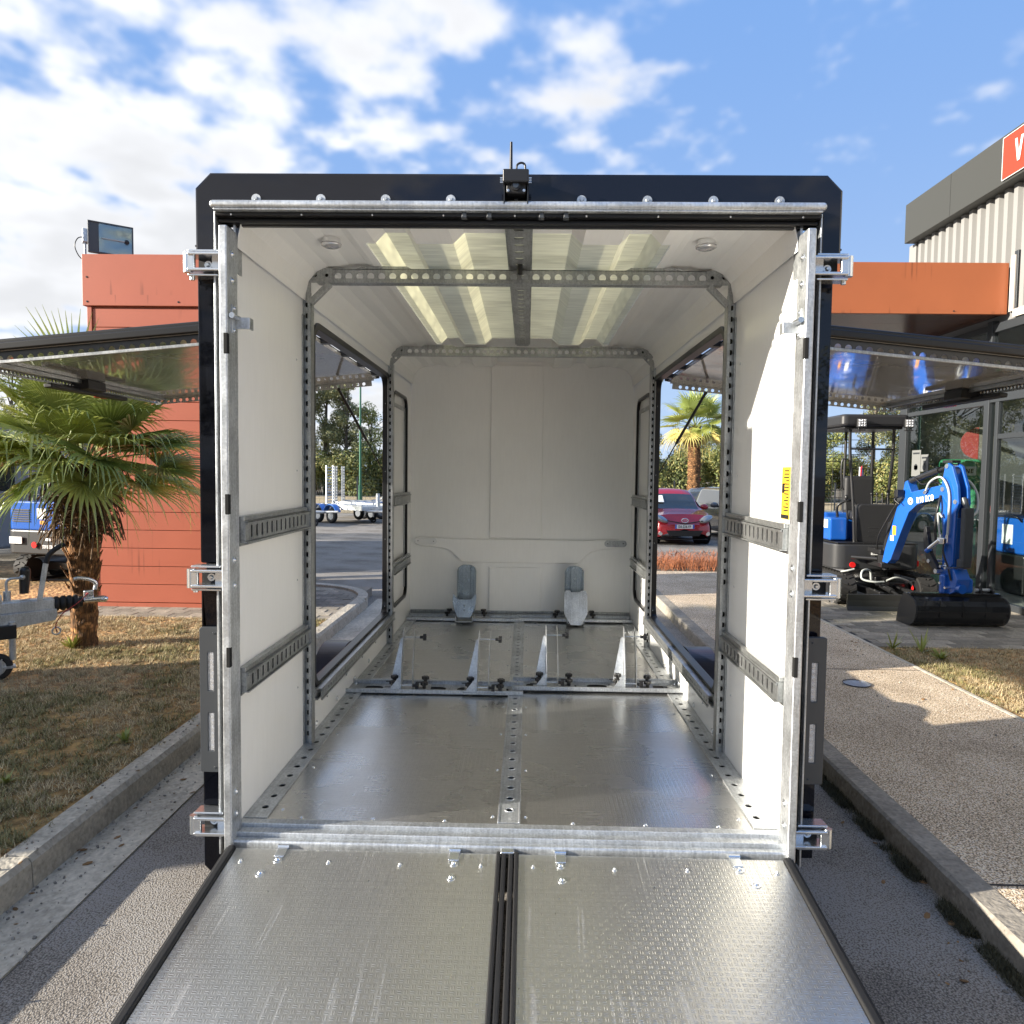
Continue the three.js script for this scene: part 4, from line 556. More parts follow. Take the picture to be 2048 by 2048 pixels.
// ---------- mini excavators ----------
const hose = mat(0.42, 0.44, 0.42, 0.4);
function makeExcavator(name, label, pos, turn, group) {
  const t = thing(name, label, 'excavator', pos, turn, group);
  for (const s of [-1, 1]) {
    const tr = sub('track', t, [s * 0.49, 0, 0]); const S = (e, p = new THREE.Shape()) => { p.moveTo(-0.46, e); p.lineTo(0.46, e); p.absarc(0.46, 0.18, 0.18 - e, -Math.PI / 2, Math.PI / 2); p.lineTo(-0.46, 0.36 - e); p.absarc(-0.46, 0.18, 0.18 - e, Math.PI / 2, Math.PI * 1.5); return p; };
    const o = S(0.0); o.holes.push(S(0.035, new THREE.Path())); part('belt', at(ex(o, 0.20, 0, 12), [-0.10, 0, 0], [0, 0, -1], [0, 1, 0]), M.trackRubber, tr);
    const lug = []; const N = 34; for (let i = 0; i < N; i++) { const P = 4 * 0.46 + 2 * Math.PI * 0.18, d = i / N * P; let z, y, a; if (d < 0.92) { z = -0.46 + d; y = 0; a = -Math.PI / 2; } else if (d < 0.92 + Math.PI * 0.18) { a = -Math.PI / 2 + (d - 0.92) / 0.18; z = 0.46 + Math.cos(a) * 0.18; y = 0.18 + Math.sin(a) * 0.18; } else if (d < 1.84 + Math.PI * 0.18) { z = 0.46 - (d - 0.92 - Math.PI * 0.18); y = 0.36; a = Math.PI / 2; } else { a = Math.PI / 2 + (d - 1.84 - Math.PI * 0.18) / 0.18; z = -0.46 + Math.cos(a) * 0.18; y = 0.18 + Math.sin(a) * 0.18; }
      for (const q of [-1, 1]) lug.push(new THREE.BoxGeometry(0.09, 0.022, 0.032).rotateY(q * 0.45).rotateX(Math.PI / 2 - a).translate(q * 0.05, y, z)); }
    part('tread_lug', lug, M.trackRubber, tr);
    part('roller', [row(5, i => rod([-0.07, 0.09, -0.36 + i * 0.18], [0.07, 0.09, -0.36 + i * 0.18], 0.055, 14)), rod([-0.075, 0.18, 0.46], [0.075, 0.18, 0.46], 0.135, 18), rod([-0.075, 0.18, -0.46], [0.075, 0.18, -0.46], 0.135, 18), b2(-0.06, 0.06, 0.12, 0.24, -0.42, 0.42, 0.01)], M.blackPaint, tr);
    part('reflector', at(ex(poly([[0, -0.04], [0.028, 0], [0, 0.04], [-0.028, 0]]), 0.003), [0.104 * s * -1, 0.2, 0.45], [0, 0, 1], [0, 1, 0]), M.red, tr);
  }
  part('undercarriage', [b2(-0.40, 0.40, 0.14, 0.26, -0.34, 0.34, 0.02), rod([0, 0.24, 0], [0, 0.42, 0], 0.26, 24), b2(-0.26, -0.20, 0.14, 0.22, 0.2, 0.93, 0.008), b2(0.20, 0.26, 0.14, 0.22, 0.2, 0.93, 0.008)], M.blackPaint, t);
  const bl = poly([[0, 0], [0.012, 0], [-0.012, 0.05], [-0.016, 0.12], [0.006, 0.192], [-0.012, 0.198], [-0.034, 0.12], [-0.03, 0.04]]);
  part('dozer_blade', [at(ex(bl, 1.28, 0), [0.64, 0.003, 0.955], [0, 0, 1], [0, 1, 0]), b2(-0.64, 0.64, 0.16, 0.19, 0.92, 0.95)], mat(0.035, 0.036, 0.037, 0.4), t);
  part('blade_cylinder', [rod([0, 0.24, 0.36], [0, 0.20, 0.72], 0.035, 14), rod([0, 0.20, 0.7], [0, 0.17, 0.92], 0.018, 12), b2(-0.09, 0.09, 0.22, 0.34, 0.28, 0.46, 0.015)], M.blackPaint, t);
  part('undercarriage_hose', [tube([[-0.12, 0.30, 0.42], [-0.16, 0.42, 0.46], [-0.28, 0.42, 0.52], [-0.30, 0.33, 0.56], [-0.18, 0.30, 0.62], [-0.05, 0.30, 0.6]], 0.013, 26, 7), tube([[0.03, 0.30, 0.5], [0.14, 0.34, 0.5], [0.28, 0.31, 0.46], [0.36, 0.28, 0.40]], 0.012, 20, 7), tube([[-0.45, 0.38, 0.3], [-0.38, 0.40, 0.34], [-0.30, 0.42, 0.34]], 0.012, 12, 7)], hose, t);
  const plan = rr(-0.55, -0.30, 0.57, 0.78, 0.16); // x, -z
  part('lower_body', [ex(plan, 0.28, 0.02, 8).rotateX(-Math.PI / 2).translate(0, 0.43, 0)], mat(0.030, 0.031, 0.033, 0.35), t);
  part('platform', [b2(-0.50, 0.52, 0.735, 0.752, -0.35, 0.28, 0.005)], M.plastic, t);
  part('engine_hood', [ex(rr(-0.52, 0.22, 0.54, 0.76, 0.10), 0.34, 0.02, 8).rotateX(-Math.PI / 2).translate(0, 0.75, 0), b2(-0.535, -0.30, 0.76, 1.06, -0.40, 0.12, 0.03)], M.blue, t);
  part('rear_grille', [row(6, i => b2(0.16, 0.44, 0.84 + i * 0.03, 0.855 + i * 0.03, -0.775, -0.755))], M.dark, t);
  part('hood_label', [b2(-0.10, 0.04, 0.88, 1.02, -0.764, -0.758), b2(-0.40, -0.33, 0.80, 1.02, -0.764, -0.758), b2(-0.543, -0.534, 0.92, 1.03, -0.05, 0.06)], M.paper, t);
  part('warning_label', [b2(-0.08, -0.005, 0.81, 0.86, -0.764, -0.758), b2(-0.543, -0.534, 0.88, 0.96, -0.28, -0.20)], M.amber, t);
  part('round_reflector', [rod([-0.31, 0.47, 0.303], [-0.31, 0.47, 0.318], 0.036, 20), rod([0.05, 0.54, -0.80], [0.05, 0.54, -0.812], 0.042, 20), b2(0.555, 0.574, 0.45, 0.52, 0.14, 0.22)], M.red, t);
  part('body_sticker', [b2(-0.085, 0.0, 0.60, 0.70, 0.318, 0.3215), b2(0.10, 0.17, 0.62, 0.69, 0.318, 0.3215), b2(0.25, 0.45, 0.55, 0.64, -0.812, -0.801), b2(-0.22, -0.14, 0.60, 0.635, -0.812, -0.801)], M.paper, t);
  part('sticker_text', [text('93', 0.035, 0.001).translate(-0.045, 0.63, 0.3215)], M.dark, t);
  part('slogan', at(text('STOP RENTING, START OWNING', 0.046, 0.002, 0.40), [-0.27, 0.52, -0.8005], [-1, 0, 0], [0, 1, 0]), M.paper, t);
  part('console', [ex(rr(-0.20, 0.74, 0.34, 1.24, 0.06), 0.10, 0.015, 8).translate(0, 0, 0.05), row(3, i => b2(-0.06, 0.30, 0.83 + i * 0.05, 0.84 + i * 0.05, 0.160, 0.168, 0.003))], mat(0.020, 0.020, 0.021, 0.45), t);
  part('seat', [b2(-0.18, 0.24, 1.02, 1.14, -0.34, 0.04, 0.04), b2(-0.17, 0.23, 1.10, 1.60, -0.42, -0.30, 0.05)], mat(0.017, 0.017, 0.018, 0.55), t);
  part('control_lever', [rod([-0.26, 1.02, 0.02], [-0.30, 1.30, 0.04], 0.010, 8), ball(0.024, -0.30, 1.32, 0.04, 10, 1.5), rod([0.30, 1.02, 0.02], [0.33, 1.28, 0.04], 0.010, 8), ball(0.024, 0.33, 1.30, 0.04, 10, 1.5), row(4, i => [rod([0.0 + i * 0.07, 1.22, 0.10], [0.0 + i * 0.07, 1.36, 0.09], 0.007, 6), ball(0.016, i * 0.07, 1.37, 0.09, 8, 1.4)]), tube([[-0.34, 1.0, -0.1], [-0.36, 1.22, -0.05], [-0.2, 1.28, 0.02], [-0.18, 1.20, 0.05]], 0.018, 16, 7)], M.plastic, t);
  const can = sub('canopy', t);
  part('canopy_roof', [ex(rr(-0.50, -0.30, 0.36, 0.72, 0.08), 0.09, 0.03, 8).rotateX(-Math.PI / 2).translate(0, 2.26, 0), b2(-0.44, 0.30, 2.20, 2.235, -0.62, 0.22, 0.01)], mat(0.022, 0.022, 0.024, 0.35), can);
  part('canopy_post', [tube([[-0.24, 0.74, 0.18], [-0.26, 1.2, 0.16], [-0.30, 1.9, 0.10], [-0.31, 2.22, 0.10]], 0.021, 16, 8), tube([[0.27, 0.74, -0.1], [0.28, 1.3, -0.05], [0.27, 1.9, 0.06], [0.25, 2.22, 0.1]], 0.021, 16, 8), rod([-0.42, 0.95, -0.62], [-0.40, 2.25, -0.56], 0.021, 8), rod([0.33, 0.95, -0.62], [0.30, 2.25, -0.56], 0.021, 8), rod([-0.31, 1.95, 0.10], [0.26, 1.95, 0.08], 0.012, 8)], M.blackPaint, can);
  part('rear_guard', [row(11, i => rod([-0.40, 1.1 + i * 0.1, -0.60], [0.31, 1.1 + i * 0.1, -0.60], 0.004, 5)), row(6, i => rod([-0.34 + i * 0.12, 1.1, -0.60], [-0.34 + i * 0.12, 2.15, -0.60], 0.004, 5)), rod([-0.06, 0.95, -0.61], [-0.06, 2.2, -0.58], 0.02, 8)], M.dark, can);
  for (const x of [-0.28, 0.31]) { const l = sub('work_lamp', can, [x, 2.265, 0.37]); part('lamp_body', [b2(-0.058, 0.058, -0.055, 0.055, -0.05, 0, 0.01), rod([-0.03, -0.085, -0.03], [-0.03, -0.05, -0.03], 0.008, 6), rod([0.03, -0.085, -0.03], [0.03, -0.05, -0.03], 0.008, 6), b2(-0.045, 0.045, -0.095, -0.082, -0.05, 0)], M.plastic, l); part('lamp_face', [b2(-0.05, 0.05, -0.047, 0.047, -0.002, 0.003), row(9, i => ball(0.013, -0.032 + (i % 3) * 0.032, -0.032 + Math.floor(i / 3) * 0.032, 0.004, 8))], M.led, l); }
  part('mirror', [rod([-0.31, 1.80, 0.1], [-0.40, 1.82, 0.16], 0.007, 6), tube([[-0.40, 1.82, 0.16], [-0.42, 1.80, 0.16], [-0.41, 1.45, 0.16], [-0.39, 1.42, 0.16]], 0.012, 12, 6)], M.plastic, can);
  part('swing_bracket', [b2(-0.12, 0.12, 0.48, 0.54, 0.22, 0.66, 0.01), b2(-0.12, 0.12, 0.64, 0.70, 0.22, 0.62, 0.01), rod([-0.02, 0.45, 0.58], [-0.02, 0.72, 0.58], 0.045, 16), rod([-0.34, 0.575, 0.34], [-0.10, 0.575, 0.52], 0.026, 10)], M.blackPaint, t);
  const bm = sub('boom_arm', t, [-0.045, 0.615, 0.63]); bm.rotation.y = 0.175;
  const prof = (pts, w, x = 0) => at(ex(poly(pts), w - 0.012, 0.006), [x - w / 2 + 0.006, 0, 0], [0, 0, -1], [0, 1, 0]);
  const B = [[0, -0.06], [0.04, 0.10], [0.17, 0.46], [0.25, 0.68], [0.36, 0.78], [0.50, 0.815], [0.95, 0.90], [1.03, 0.87], [1.02, 0.79], [0.56, 0.665], [0.43, 0.57], [0.31, 0.33], [0.15, -0.02], [0.09, -0.07]];
  part('boom', [prof(B.map(([z, y]) => [-z, y]), 0.115), prof([[0.30, 0.72], [0.34, 0.92], [0.38, 0.94], [0.46, 0.80]].map(([z, y]) => [-z, y]), 0.11)], M.blue, bm);
  part('model_lettering', [at(text('R10 ECO', 0.068, 0.003, 0.74), [-0.0592, 0.735, 0.69], [0, 0.165, 1], [0, 1, -0.165]), at(ex((() => { const o = new THREE.Shape(); o.absarc(0, 0, 0.042, 0, 6.283); const h = new THREE.Path(); h.absarc(0, 0, 0.030, 0, 6.283, true); o.holes.push(h); return o; })(), 0.002), [-0.0585, 0.70, 0.455], [0, 0.165, 1], [0, 1, -0.165]), at(poly2([[-0.02, -0.02], [0, 0.026], [0.02, -0.02]], 0.002), [-0.0585, 0.70, 0.455], [0, 0.165, 1], [0, 1, -0.165])], M.paper, bm);
  part('boom_label', at(b2(-0.03, 0.03, -0.055, 0.055, 0, 0.002), [-0.0585, 0.34, 0.20], [0, 0, 1], [0, 1, 0]), M.amber, bm);
  part('boom_label', at(b2(-0.03, 0.03, -0.03, 0.03, 0, 0.002), [-0.0585, 0.245, 0.165], [0, 0, 1], [0, 1, 0]), M.paper, bm);
  part('boom_cylinder', [rod([0, 0.0, -0.05], [0, 0.42, 0.06], 0.032, 12), rod([0, 0.42, 0.06], [0, 0.62, 0.2], 0.018, 10), b2(-0.05, 0.05, -0.1, 0.02, -0.1, 0.02, 0.01)], M.blackPaint, bm);
  part('arm_cylinder', [rod([0, 0.93, 0.38], [0, 1.06, 0.82], 0.036, 14), rod([0, 1.05, 0.8], [0, 1.115, 1.0], 0.02, 10), b2(-0.055, 0.055, 1.135, 1.165, 0.92, 1.06, 0.006)], M.blackPaint, bm);
  part('boom_lamp', [b2(-0.16, -0.07, 0.74, 0.83, 0.30, 0.36, 0.008)], M.plastic, bm);
  const A = [[0.985, 1.10], [1.03, 1.135], [1.09, 1.10], [1.18, 0.88], [1.20, 0.70], [1.165, 0.60], [1.15, 0.05], [1.10, -0.02], [1.03, -0.02], [1.005, 0.05], [0.985, 0.45], [0.94, 0.66], [0.93, 0.80]];
  part('arm', [prof(A.map(([z, y]) => [-z, y]), 0.035, -0.058), prof(A.map(([z, y]) => [-z, y]), 0.035, 0.058), prof([[1.0, 0.55], [1.15, 0.55], [1.14, 0.0], [1.03, 0.0]].map(([z, y]) => [-z, y]), 0.10), b2(-0.05, 0.05, 0.6, 1.02, 1.02, 1.08)], M.blue, bm);
  for (const [y, z] of [[0.85, 0.97], [1.10, 1.02], [0.72, 1.16], [0.04, 1.07]]) part('pivot_pin', rod([-0.085, y, z], [0.085, y, z], 0.026, 14), M.zinc, bm);
  part('bucket_cylinder', [b2(-0.055, 0.055, 0.08, 0.66, 1.215, 1.275, 0.01), b2(-0.06, 0.06, 0.02, 0.12, 1.18, 1.27, 0.02), rod([0, 0.64, 1.24], [0, 0.76, 1.18], 0.03, 12)], M.grey, bm);
  part('thumb_link', [prof([[0.79, 0.44], [0.83, 0.43], [0.90, 0.15], [1.02, 0.0], [1.0, -0.06], [0.86, 0.05], [0.80, 0.2]].map(([z, y]) => [-z, y]), 0.05, -0.12), b2(-0.148, -0.142, 0.28, 0.38, 0.80, 0.85)], M.blackPaint, bm);
  part('link_pin', [rod([-0.16, 0.06, 0.90], [0.08, 0.06, 0.90], 0.022, 12), rod([-0.15, -0.04, 1.0], [0.1, -0.04, 1.0], 0.026, 12)], M.zinc, bm);
  part('hydraulic_hose', [tube([[-0.075, 0.80, 0.70], [-0.11, 0.93, 0.82], [-0.11, 0.98, 0.98], [-0.10, 0.85, 1.08], [-0.10, 0.55, 1.10], [-0.10, 0.30, 1.09]], 0.012, 34, 7), tube([[0.08, 0.95, 1.0], [0.20, 0.95, 1.0], [0.27, 0.82, 1.05], [0.22, 0.62, 1.12], [0.10, 0.55, 1.16]], 0.012, 30, 7), tube([[-0.11, 0.55, 1.02], [-0.14, 0.60, 1.0], [-0.13, 0.45, 1.0], [-0.12, 0.32, 1.02]], 0.011, 18, 7)], hose, bm);
  part('black_hose', [tube([[-0.08, 0.78, 0.95], [-0.13, 0.66, 0.98], [-0.14, 0.5, 0.96], [-0.13, 0.25, 0.97]], 0.014, 24, 7), tube([[-0.09, 0.75, 0.36], [-0.15, 0.72, 0.30], [-0.13, 0.66, 0.36]], 0.006, 14, 6)], M.plastic, bm);
  part('control_hose', [tube([[-0.06, 0.08, -0.10], [-0.12, 0.25, 0.0], [-0.11, 0.42, 0.10], [-0.08, 0.60, 0.20], [-0.08, 0.72, 0.34]], 0.010, 24, 6), tube([[0.05, -0.12, -0.18], [0.10, -0.05, 0.02], [0.09, 0.15, 0.10], [0.07, 0.40, 0.16]], 0.011, 20, 6), tube([[-0.05, 0.97, 0.50], [-0.05, 0.90, 0.62], [-0.06, 0.93, 0.80], [-0.07, 0.90, 0.95]], 0.009, 18, 6), tube([[-0.10, 0.30, 1.05], [-0.13, 0.18, 1.08], [-0.10, 0.02, 1.12], [-0.09, -0.12, 1.16]], 0.010, 16, 6)], M.plastic, bm);
  part('hose_fitting', [rod([-0.10, 0.28, 1.09], [-0.10, 0.36, 1.09], 0.017, 8), rod([-0.12, 0.30, 1.02], [-0.12, 0.36, 1.015], 0.016, 8), rod([-0.075, 0.80, 0.69], [-0.08, 0.83, 0.73], 0.017, 8), rod([0.10, 0.55, 1.16], [0.13, 0.58, 1.145], 0.017, 8)], M.zinc, bm);
  for (const [y, z] of [[0.02, 1.06], [0.01, 1.13], [-0.16, 1.06], [-0.20, 1.14]]) part('hitch_bolt', sdBolt(y, z), M.zinc, bm);
  part('valve', [b2(-0.15, -0.07, 0.26, 0.33, 1.0, 1.10, 0.01), rod([-0.14, 0.30, 1.03], [-0.18, 0.20, 0.93], 0.022, 10)], M.chrome, bm); part('valve_cap', rod([-0.17, 0.20, 0.94], [-0.185, 0.165, 0.90], 0.027, 10), M.blue, bm);
  part('tilt_hitch', [prof([[0.98, 0.0], [1.18, 0.0], [1.24, -0.10], [1.20, -0.24], [1.08, -0.30], [1.0, -0.2]].map(([z, y]) => [-z, y]), 0.16), b2(-0.13, 0.13, -0.28, -0.06, 1.02, 1.10, 0.03), b2(0.05, 0.16, -0.26, -0.10, 1.05, 1.2, 0.03), rod([-0.03, -0.20, 1.18], [-0.03, -0.20, 1.26], 0.05, 14)], M.blue, bm);
  const bk = sub('bucket', t, [0.145, 0, 1.70]);
  const ar = new THREE.Shape(); const pts = [[-0.16, 0.004], [0.03, 0.0], [0.10, 0.016], [0.155, 0.055], [0.19, 0.11], [0.205, 0.18], [0.198, 0.235], [0.165, 0.285], [0.10, 0.315], [0.02, 0.335]]; const inn = pts.map(([z, y]) => [z * 0.93 - 0.004, 0.17 + (y - 0.17) * 0.92]).reverse();
  const shellS = poly([...pts, [-0.06, 0.345], [-0.06, 0.332], ...inn].map(([z, y]) => [-z, y]));
  part('bucket_shell', [at(ex(shellS, 0.96, 0), [-0.48, 0, 0], [0, 0, -1], [0, 1, 0]), b2(-0.48, 0.48, 0.320, 0.352, 0.0, 0.06, 0.006), b2(-0.485, 0.485, 0.0, 0.012, -0.19, -0.05, 0.003), row(3, i => b2(-0.245 + i * 0.24, -0.240 + i * 0.24, 0.12, 0.30, 0.19, 0.2065))], mat(0.011, 0.011, 0.012, 0.22, { clearcoat: 0.5 }), bk);
  for (const s of [-1, 1]) part('bucket_side', at(ex(poly([[0.20, 0.0], ...pts.map(([z, y]) => [-z, y]), [0.06, 0.345], [0.15, 0.2]]), 0.014), [s * 0.487 - 0.006, 0, 0], [0, 0, -1], [0, 1, 0]), mat(0.030, 0.030, 0.031, 0.4), bk);
  part('bucket_ears', [[0.30, 0.36], [0.42, 0.5]].map(([a, b]) => [rod([a, 0.37, -0.05], [a + 0.02, 0.37, -0.05], 0.05, 14), b2(a, a + 0.02, 0.30, 0.38, -0.1, 0.02, 0.008)]), M.blackPaint, bk);
  part('ear_pin', [rod([0.27, 0.375, -0.05], [0.46, 0.375, -0.05], 0.02, 10), rod([-0.1, 0.37, -0.04], [0.05, 0.37, -0.04], 0.02, 10)], M.galv, bk);
  return t;
}
function sdBolt(y, z) { return rod([-0.145, y, z], [0.10, y, z], 0.014, 8); }
function poly2(p, d) { return ex(poly(p), d); }
const exc = makeExcavator('mini_excavator', 'blue and black mini excavator with its boom forward, on the pavers by the showroom', [4.52, 0.119, -6.95], 0, 'blue mini excavators');
const exc2 = exc.clone(); exc2.name = numbered('mini_excavator'); exc2.position.set(-6.22, 0.137, -7.55); exc2.rotation.y = Math.PI - 0.22; scene.add(exc2);
exc2.userData = { label: 'blue and black mini excavator seen from behind, on the grass behind the left palm', category: 'excavator', group: 'blue mini excavators' };

// ---------- palms ----------
function frond(P, d, L, n, droop, r, spread = 2.5, old = false) { // fan leaf whose stalk ends at P and looks along d
  const D = V(...d).normalize(), S = V(0, 1, 0).cross(D).normalize(); if (S.lengthSq() < 0.01) S.set(1, 0, 0); const N = D.clone().cross(S).normalize(), pos = [], roll = (r() - 0.5) * 0.7;
  S.multiplyScalar(Math.cos(roll)).addScaledVector(N, Math.sin(roll)); N.copy(D).cross(S).normalize();
  for (let i = 0; i < n; i++) {
    const a = -spread + 2 * spread * (i + 0.5) / n + (r() - 0.5) * 0.03, l = L * (0.62 + 0.38 * Math.cos(a * 0.55)) * (0.9 + r() * 0.16), dir = D.clone().multiplyScalar(Math.cos(a)).addScaledVector(S, Math.sin(a)).addScaledVector(N, 0.10 + 0.12 * Math.abs(Math.sin(a))), side = D.clone().multiplyScalar(-Math.sin(a)).addScaledVector(S, Math.cos(a)), bend = droop * 0.44 * (0.5 + r() * 0.9) * (r() < 0.10 ? 2.4 : 1), w0 = L * 0.040 * (0.8 + 0.4 * r()), kink = 0.45 + r() * 0.25;
    let prev = null; const K = 6;
    for (let k = 0; k <= K; k++) {
      const t = k / K, w = w0 * (t < 0.08 ? 0.35 + t * 6 : Math.min(1, 1.15 - t) * (t < 0.55 ? 1 : 1 - (t - 0.55) * 1.5)), dn = bend * (t > kink ? (t - kink) * (t - kink) * 3.0 + 0.02 : 0) + 0.10 * droop * t * t, c = V(...P).addScaledVector(dir, l * t * (1 - 0.25 * dn)); c.y -= l * dn;
      const e = side.clone().multiplyScalar(w), f = N.clone().multiplyScalar(w * 0.55), cur = [c.clone().sub(e).add(f), c, c.clone().add(e).add(f)];
      if (prev) for (let q = 0; q < 2; q++) pos.push(...prev[q].toArray(), ...prev[q + 1].toArray(), ...cur[q + 1].toArray(), ...prev[q].toArray(), ...cur[q + 1].toArray(), ...cur[q].toArray());
      prev = cur;
    }
  }
  const g = new THREE.BufferGeometry(); g.setAttribute('position', new THREE.Float32BufferAttribute(pos, 3)); g.computeVertexNormals(); g.setAttribute('uv', new THREE.Float32BufferAttribute(new Float32Array(pos.length / 3 * 2), 2)); return g;
}
function makePalm(label, pos, H, R0, R1, fronds, L, seed, o = {}) {
  const t = thing('palm_tree', label, 'palm tree', pos, 0), r = rng(seed);
  const lv = [M.leaf, mat(0.46, 0.49, 0.14, 0.34, { side: THREE.DoubleSide, transmission: 0.4, thickness: 0 }), mat(0.25, 0.31, 0.08, 0.34, { side: THREE.DoubleSide, transmission: 0.35, thickness: 0 }), mat(0.58, 0.48, 0.16, 0.7, { side: THREE.DoubleSide })];
  // trunk: ringed and lumpy, wider under the crown
  const tg = new THREE.CylinderGeometry(R1, R0, H, 28, 60, false).translate(0, H / 2, 0), p = tg.attributes.position;
  for (let i = 0; i < p.count; i++) { const x = p.getX(i), y = p.getY(i), z = p.getZ(i), a = Math.atan2(z, x), f = 1 + 0.17 * (fbm(a / 6.283 + 1, y * 0.5 + 1, 10, 4, seed) - 0.5) * 2 + 0.07 * Math.max(0, Math.sin(y * 55 + a * 2)) + (y < 0.12 ? (0.12 - y) * 1.8 : 0); p.setX(i, x * f + (o.lean || 0) * y * y); p.setZ(i, z * f); }
  tg.computeVertexNormals(); part('trunk', tg, M.bark, t);
  // old leaf bases and fibre
  const bases = [], hair = [];
  for (let i = 0; i < (o.bases ?? 90); i++) { const y = H * (0.1 + 0.9 * Math.sqrt(r())), a = r() * 6.283, R = mix(R0, R1, y / H) * 1.02, l = 0.05 + 0.10 * r() * (0.4 + y / H), x = Math.cos(a) * R + (o.lean || 0) * y * y, z = Math.sin(a) * R, ou = 0.2 + r() * 0.5; bases.push(rod([x, y, z], [x + Math.cos(a) * l * ou, y + l, z + Math.sin(a) * l * ou], 0.014 + r() * 0.008, 4, 0.003)); }
  part('leaf_base', bases, M.bark, t);
  for (let i = 0; i < (o.hair ?? 170); i++) { const y = H * (0.62 + 0.42 * r()), a = r() * 6.283, R = R1 * 0.95, l = 0.08 + 0.20 * r(), x = Math.cos(a) * R + (o.lean || 0) * y * y, z = Math.sin(a) * R, q = (r() - 0.5) * 1.6; hair.push(tube([[x, y, z], [x + Math.cos(a + q) * l * 0.5, y + (r() - 0.3) * 0.07, z + Math.sin(a + q) * l * 0.5], [x + Math.cos(a + q * 1.5) * l * 0.8, y - l * (0.2 + r() * 0.6), z + Math.sin(a + q * 1.5) * l * 0.8]], 0.0022 + r() * 0.0045, 6, 4)); }
  part('trunk_fibre', hair, M.fibre, t);
  const stalks = [], spear = [];
  fronds.forEach(([az, el, len, droop, kind], i) => {
    const a = az * Math.PI / 180, e = el * Math.PI / 180, d = [Math.cos(a) * Math.cos(e), Math.sin(e), -Math.sin(a) * Math.cos(e)], b = [(o.lean || 0) * H * H, H - 0.06 + r() * 0.1, 0], tip = [b[0] + d[0] * len, b[1] + d[1] * len - 0.10 * len * Math.cos(e), b[2] + d[2] * len];
    const mid = [mix(b[0], tip[0], 0.5), mix(b[1], tip[1], 0.5) + 0.05 * len, mix(b[2], tip[2], 0.5)];
    stalks.push(tube([b, mid, tip], 0.008 * (o.scale || 1), 10, 5));
    const dd = [d[0], d[1] - 0.45 * droop, d[2]];
    const m = mesh('frond', frond(tip, dd, L * (0.88 + r() * 0.22), o.n || 42, droop, r), lv[kind ?? (r() < 0.4 ? 0 : r() < 0.6 ? 1 : 2)], t);
  });
  part('frond_stalk', stalks, M.petiole, t);
  return t;
}
makePalm('fan palm with a shaggy trunk on the lawn in front of the orange wall', [-3.82, 0.138, -3.62], 1.58, 0.085, 0.150, [
  [100, 62, 0.65, 0.35], [195, 48, 0.75, 0.4], [205, 52, 0.55, 0.5], [160, 40, 0.60, 0.6], [20, 48, 0.55, 0.5], [-10, 30, 0.55, 0.9], [175, 12, 0.65, 0.8], [-35, 26, 0.50, 0.8], [-75, 48, 0.36, 0.85], [-120, 32, 0.48, 0.8], [225, 18, 0.62, 0.9], [10, 2, 0.62, 0.55], [-18, -8, 0.58, 0.8], [60, 20, 0.6, 0.6], [120, 15, 0.6, 0.7], [-100, -6, 0.40, 1.2], [35, -4, 0.62, 0.9], [-150, 6, 0.58, 1.1], [-60, -4, 0.46, 1.0], [80, 75, 0.5, 0.15], [250, 60, 0.5, 0.6], [-5, 60, 0.6, 0.4], [150, 70, 0.6, 0.3], [150, 78, 0.78, 0.1], [-50, 10, 0.5, 0.9], [-85, 20, 0.42, 1.0], [-135, 22, 0.5, 0.9], [-25, 45, 0.5, 0.7], [-165, 30, 0.6, 0.8], [5, 20, 0.6, 0.7]
], 0.64, 7, { n: 44, bases: 230, hair: 620, lean: 0.012 });
makePalm('tall fan palm with yellowing lower leaves behind the red car', [7.0, -0.28, -27.6], 4.0, 0.26, 0.24, row(26, i => { const l = i < 9; return [i * 137.5, l ? -28 + (i % 3) * 12 : 5 + (i - 9) * 4.6, l ? 0.8 : 0.95, l ? 1.0 : 0.5, l && i % 3 !== 2 ? 3 : undefined]; }), 0.95, 19, { n: 30, bases: 110, hair: 60, scale: 2 });

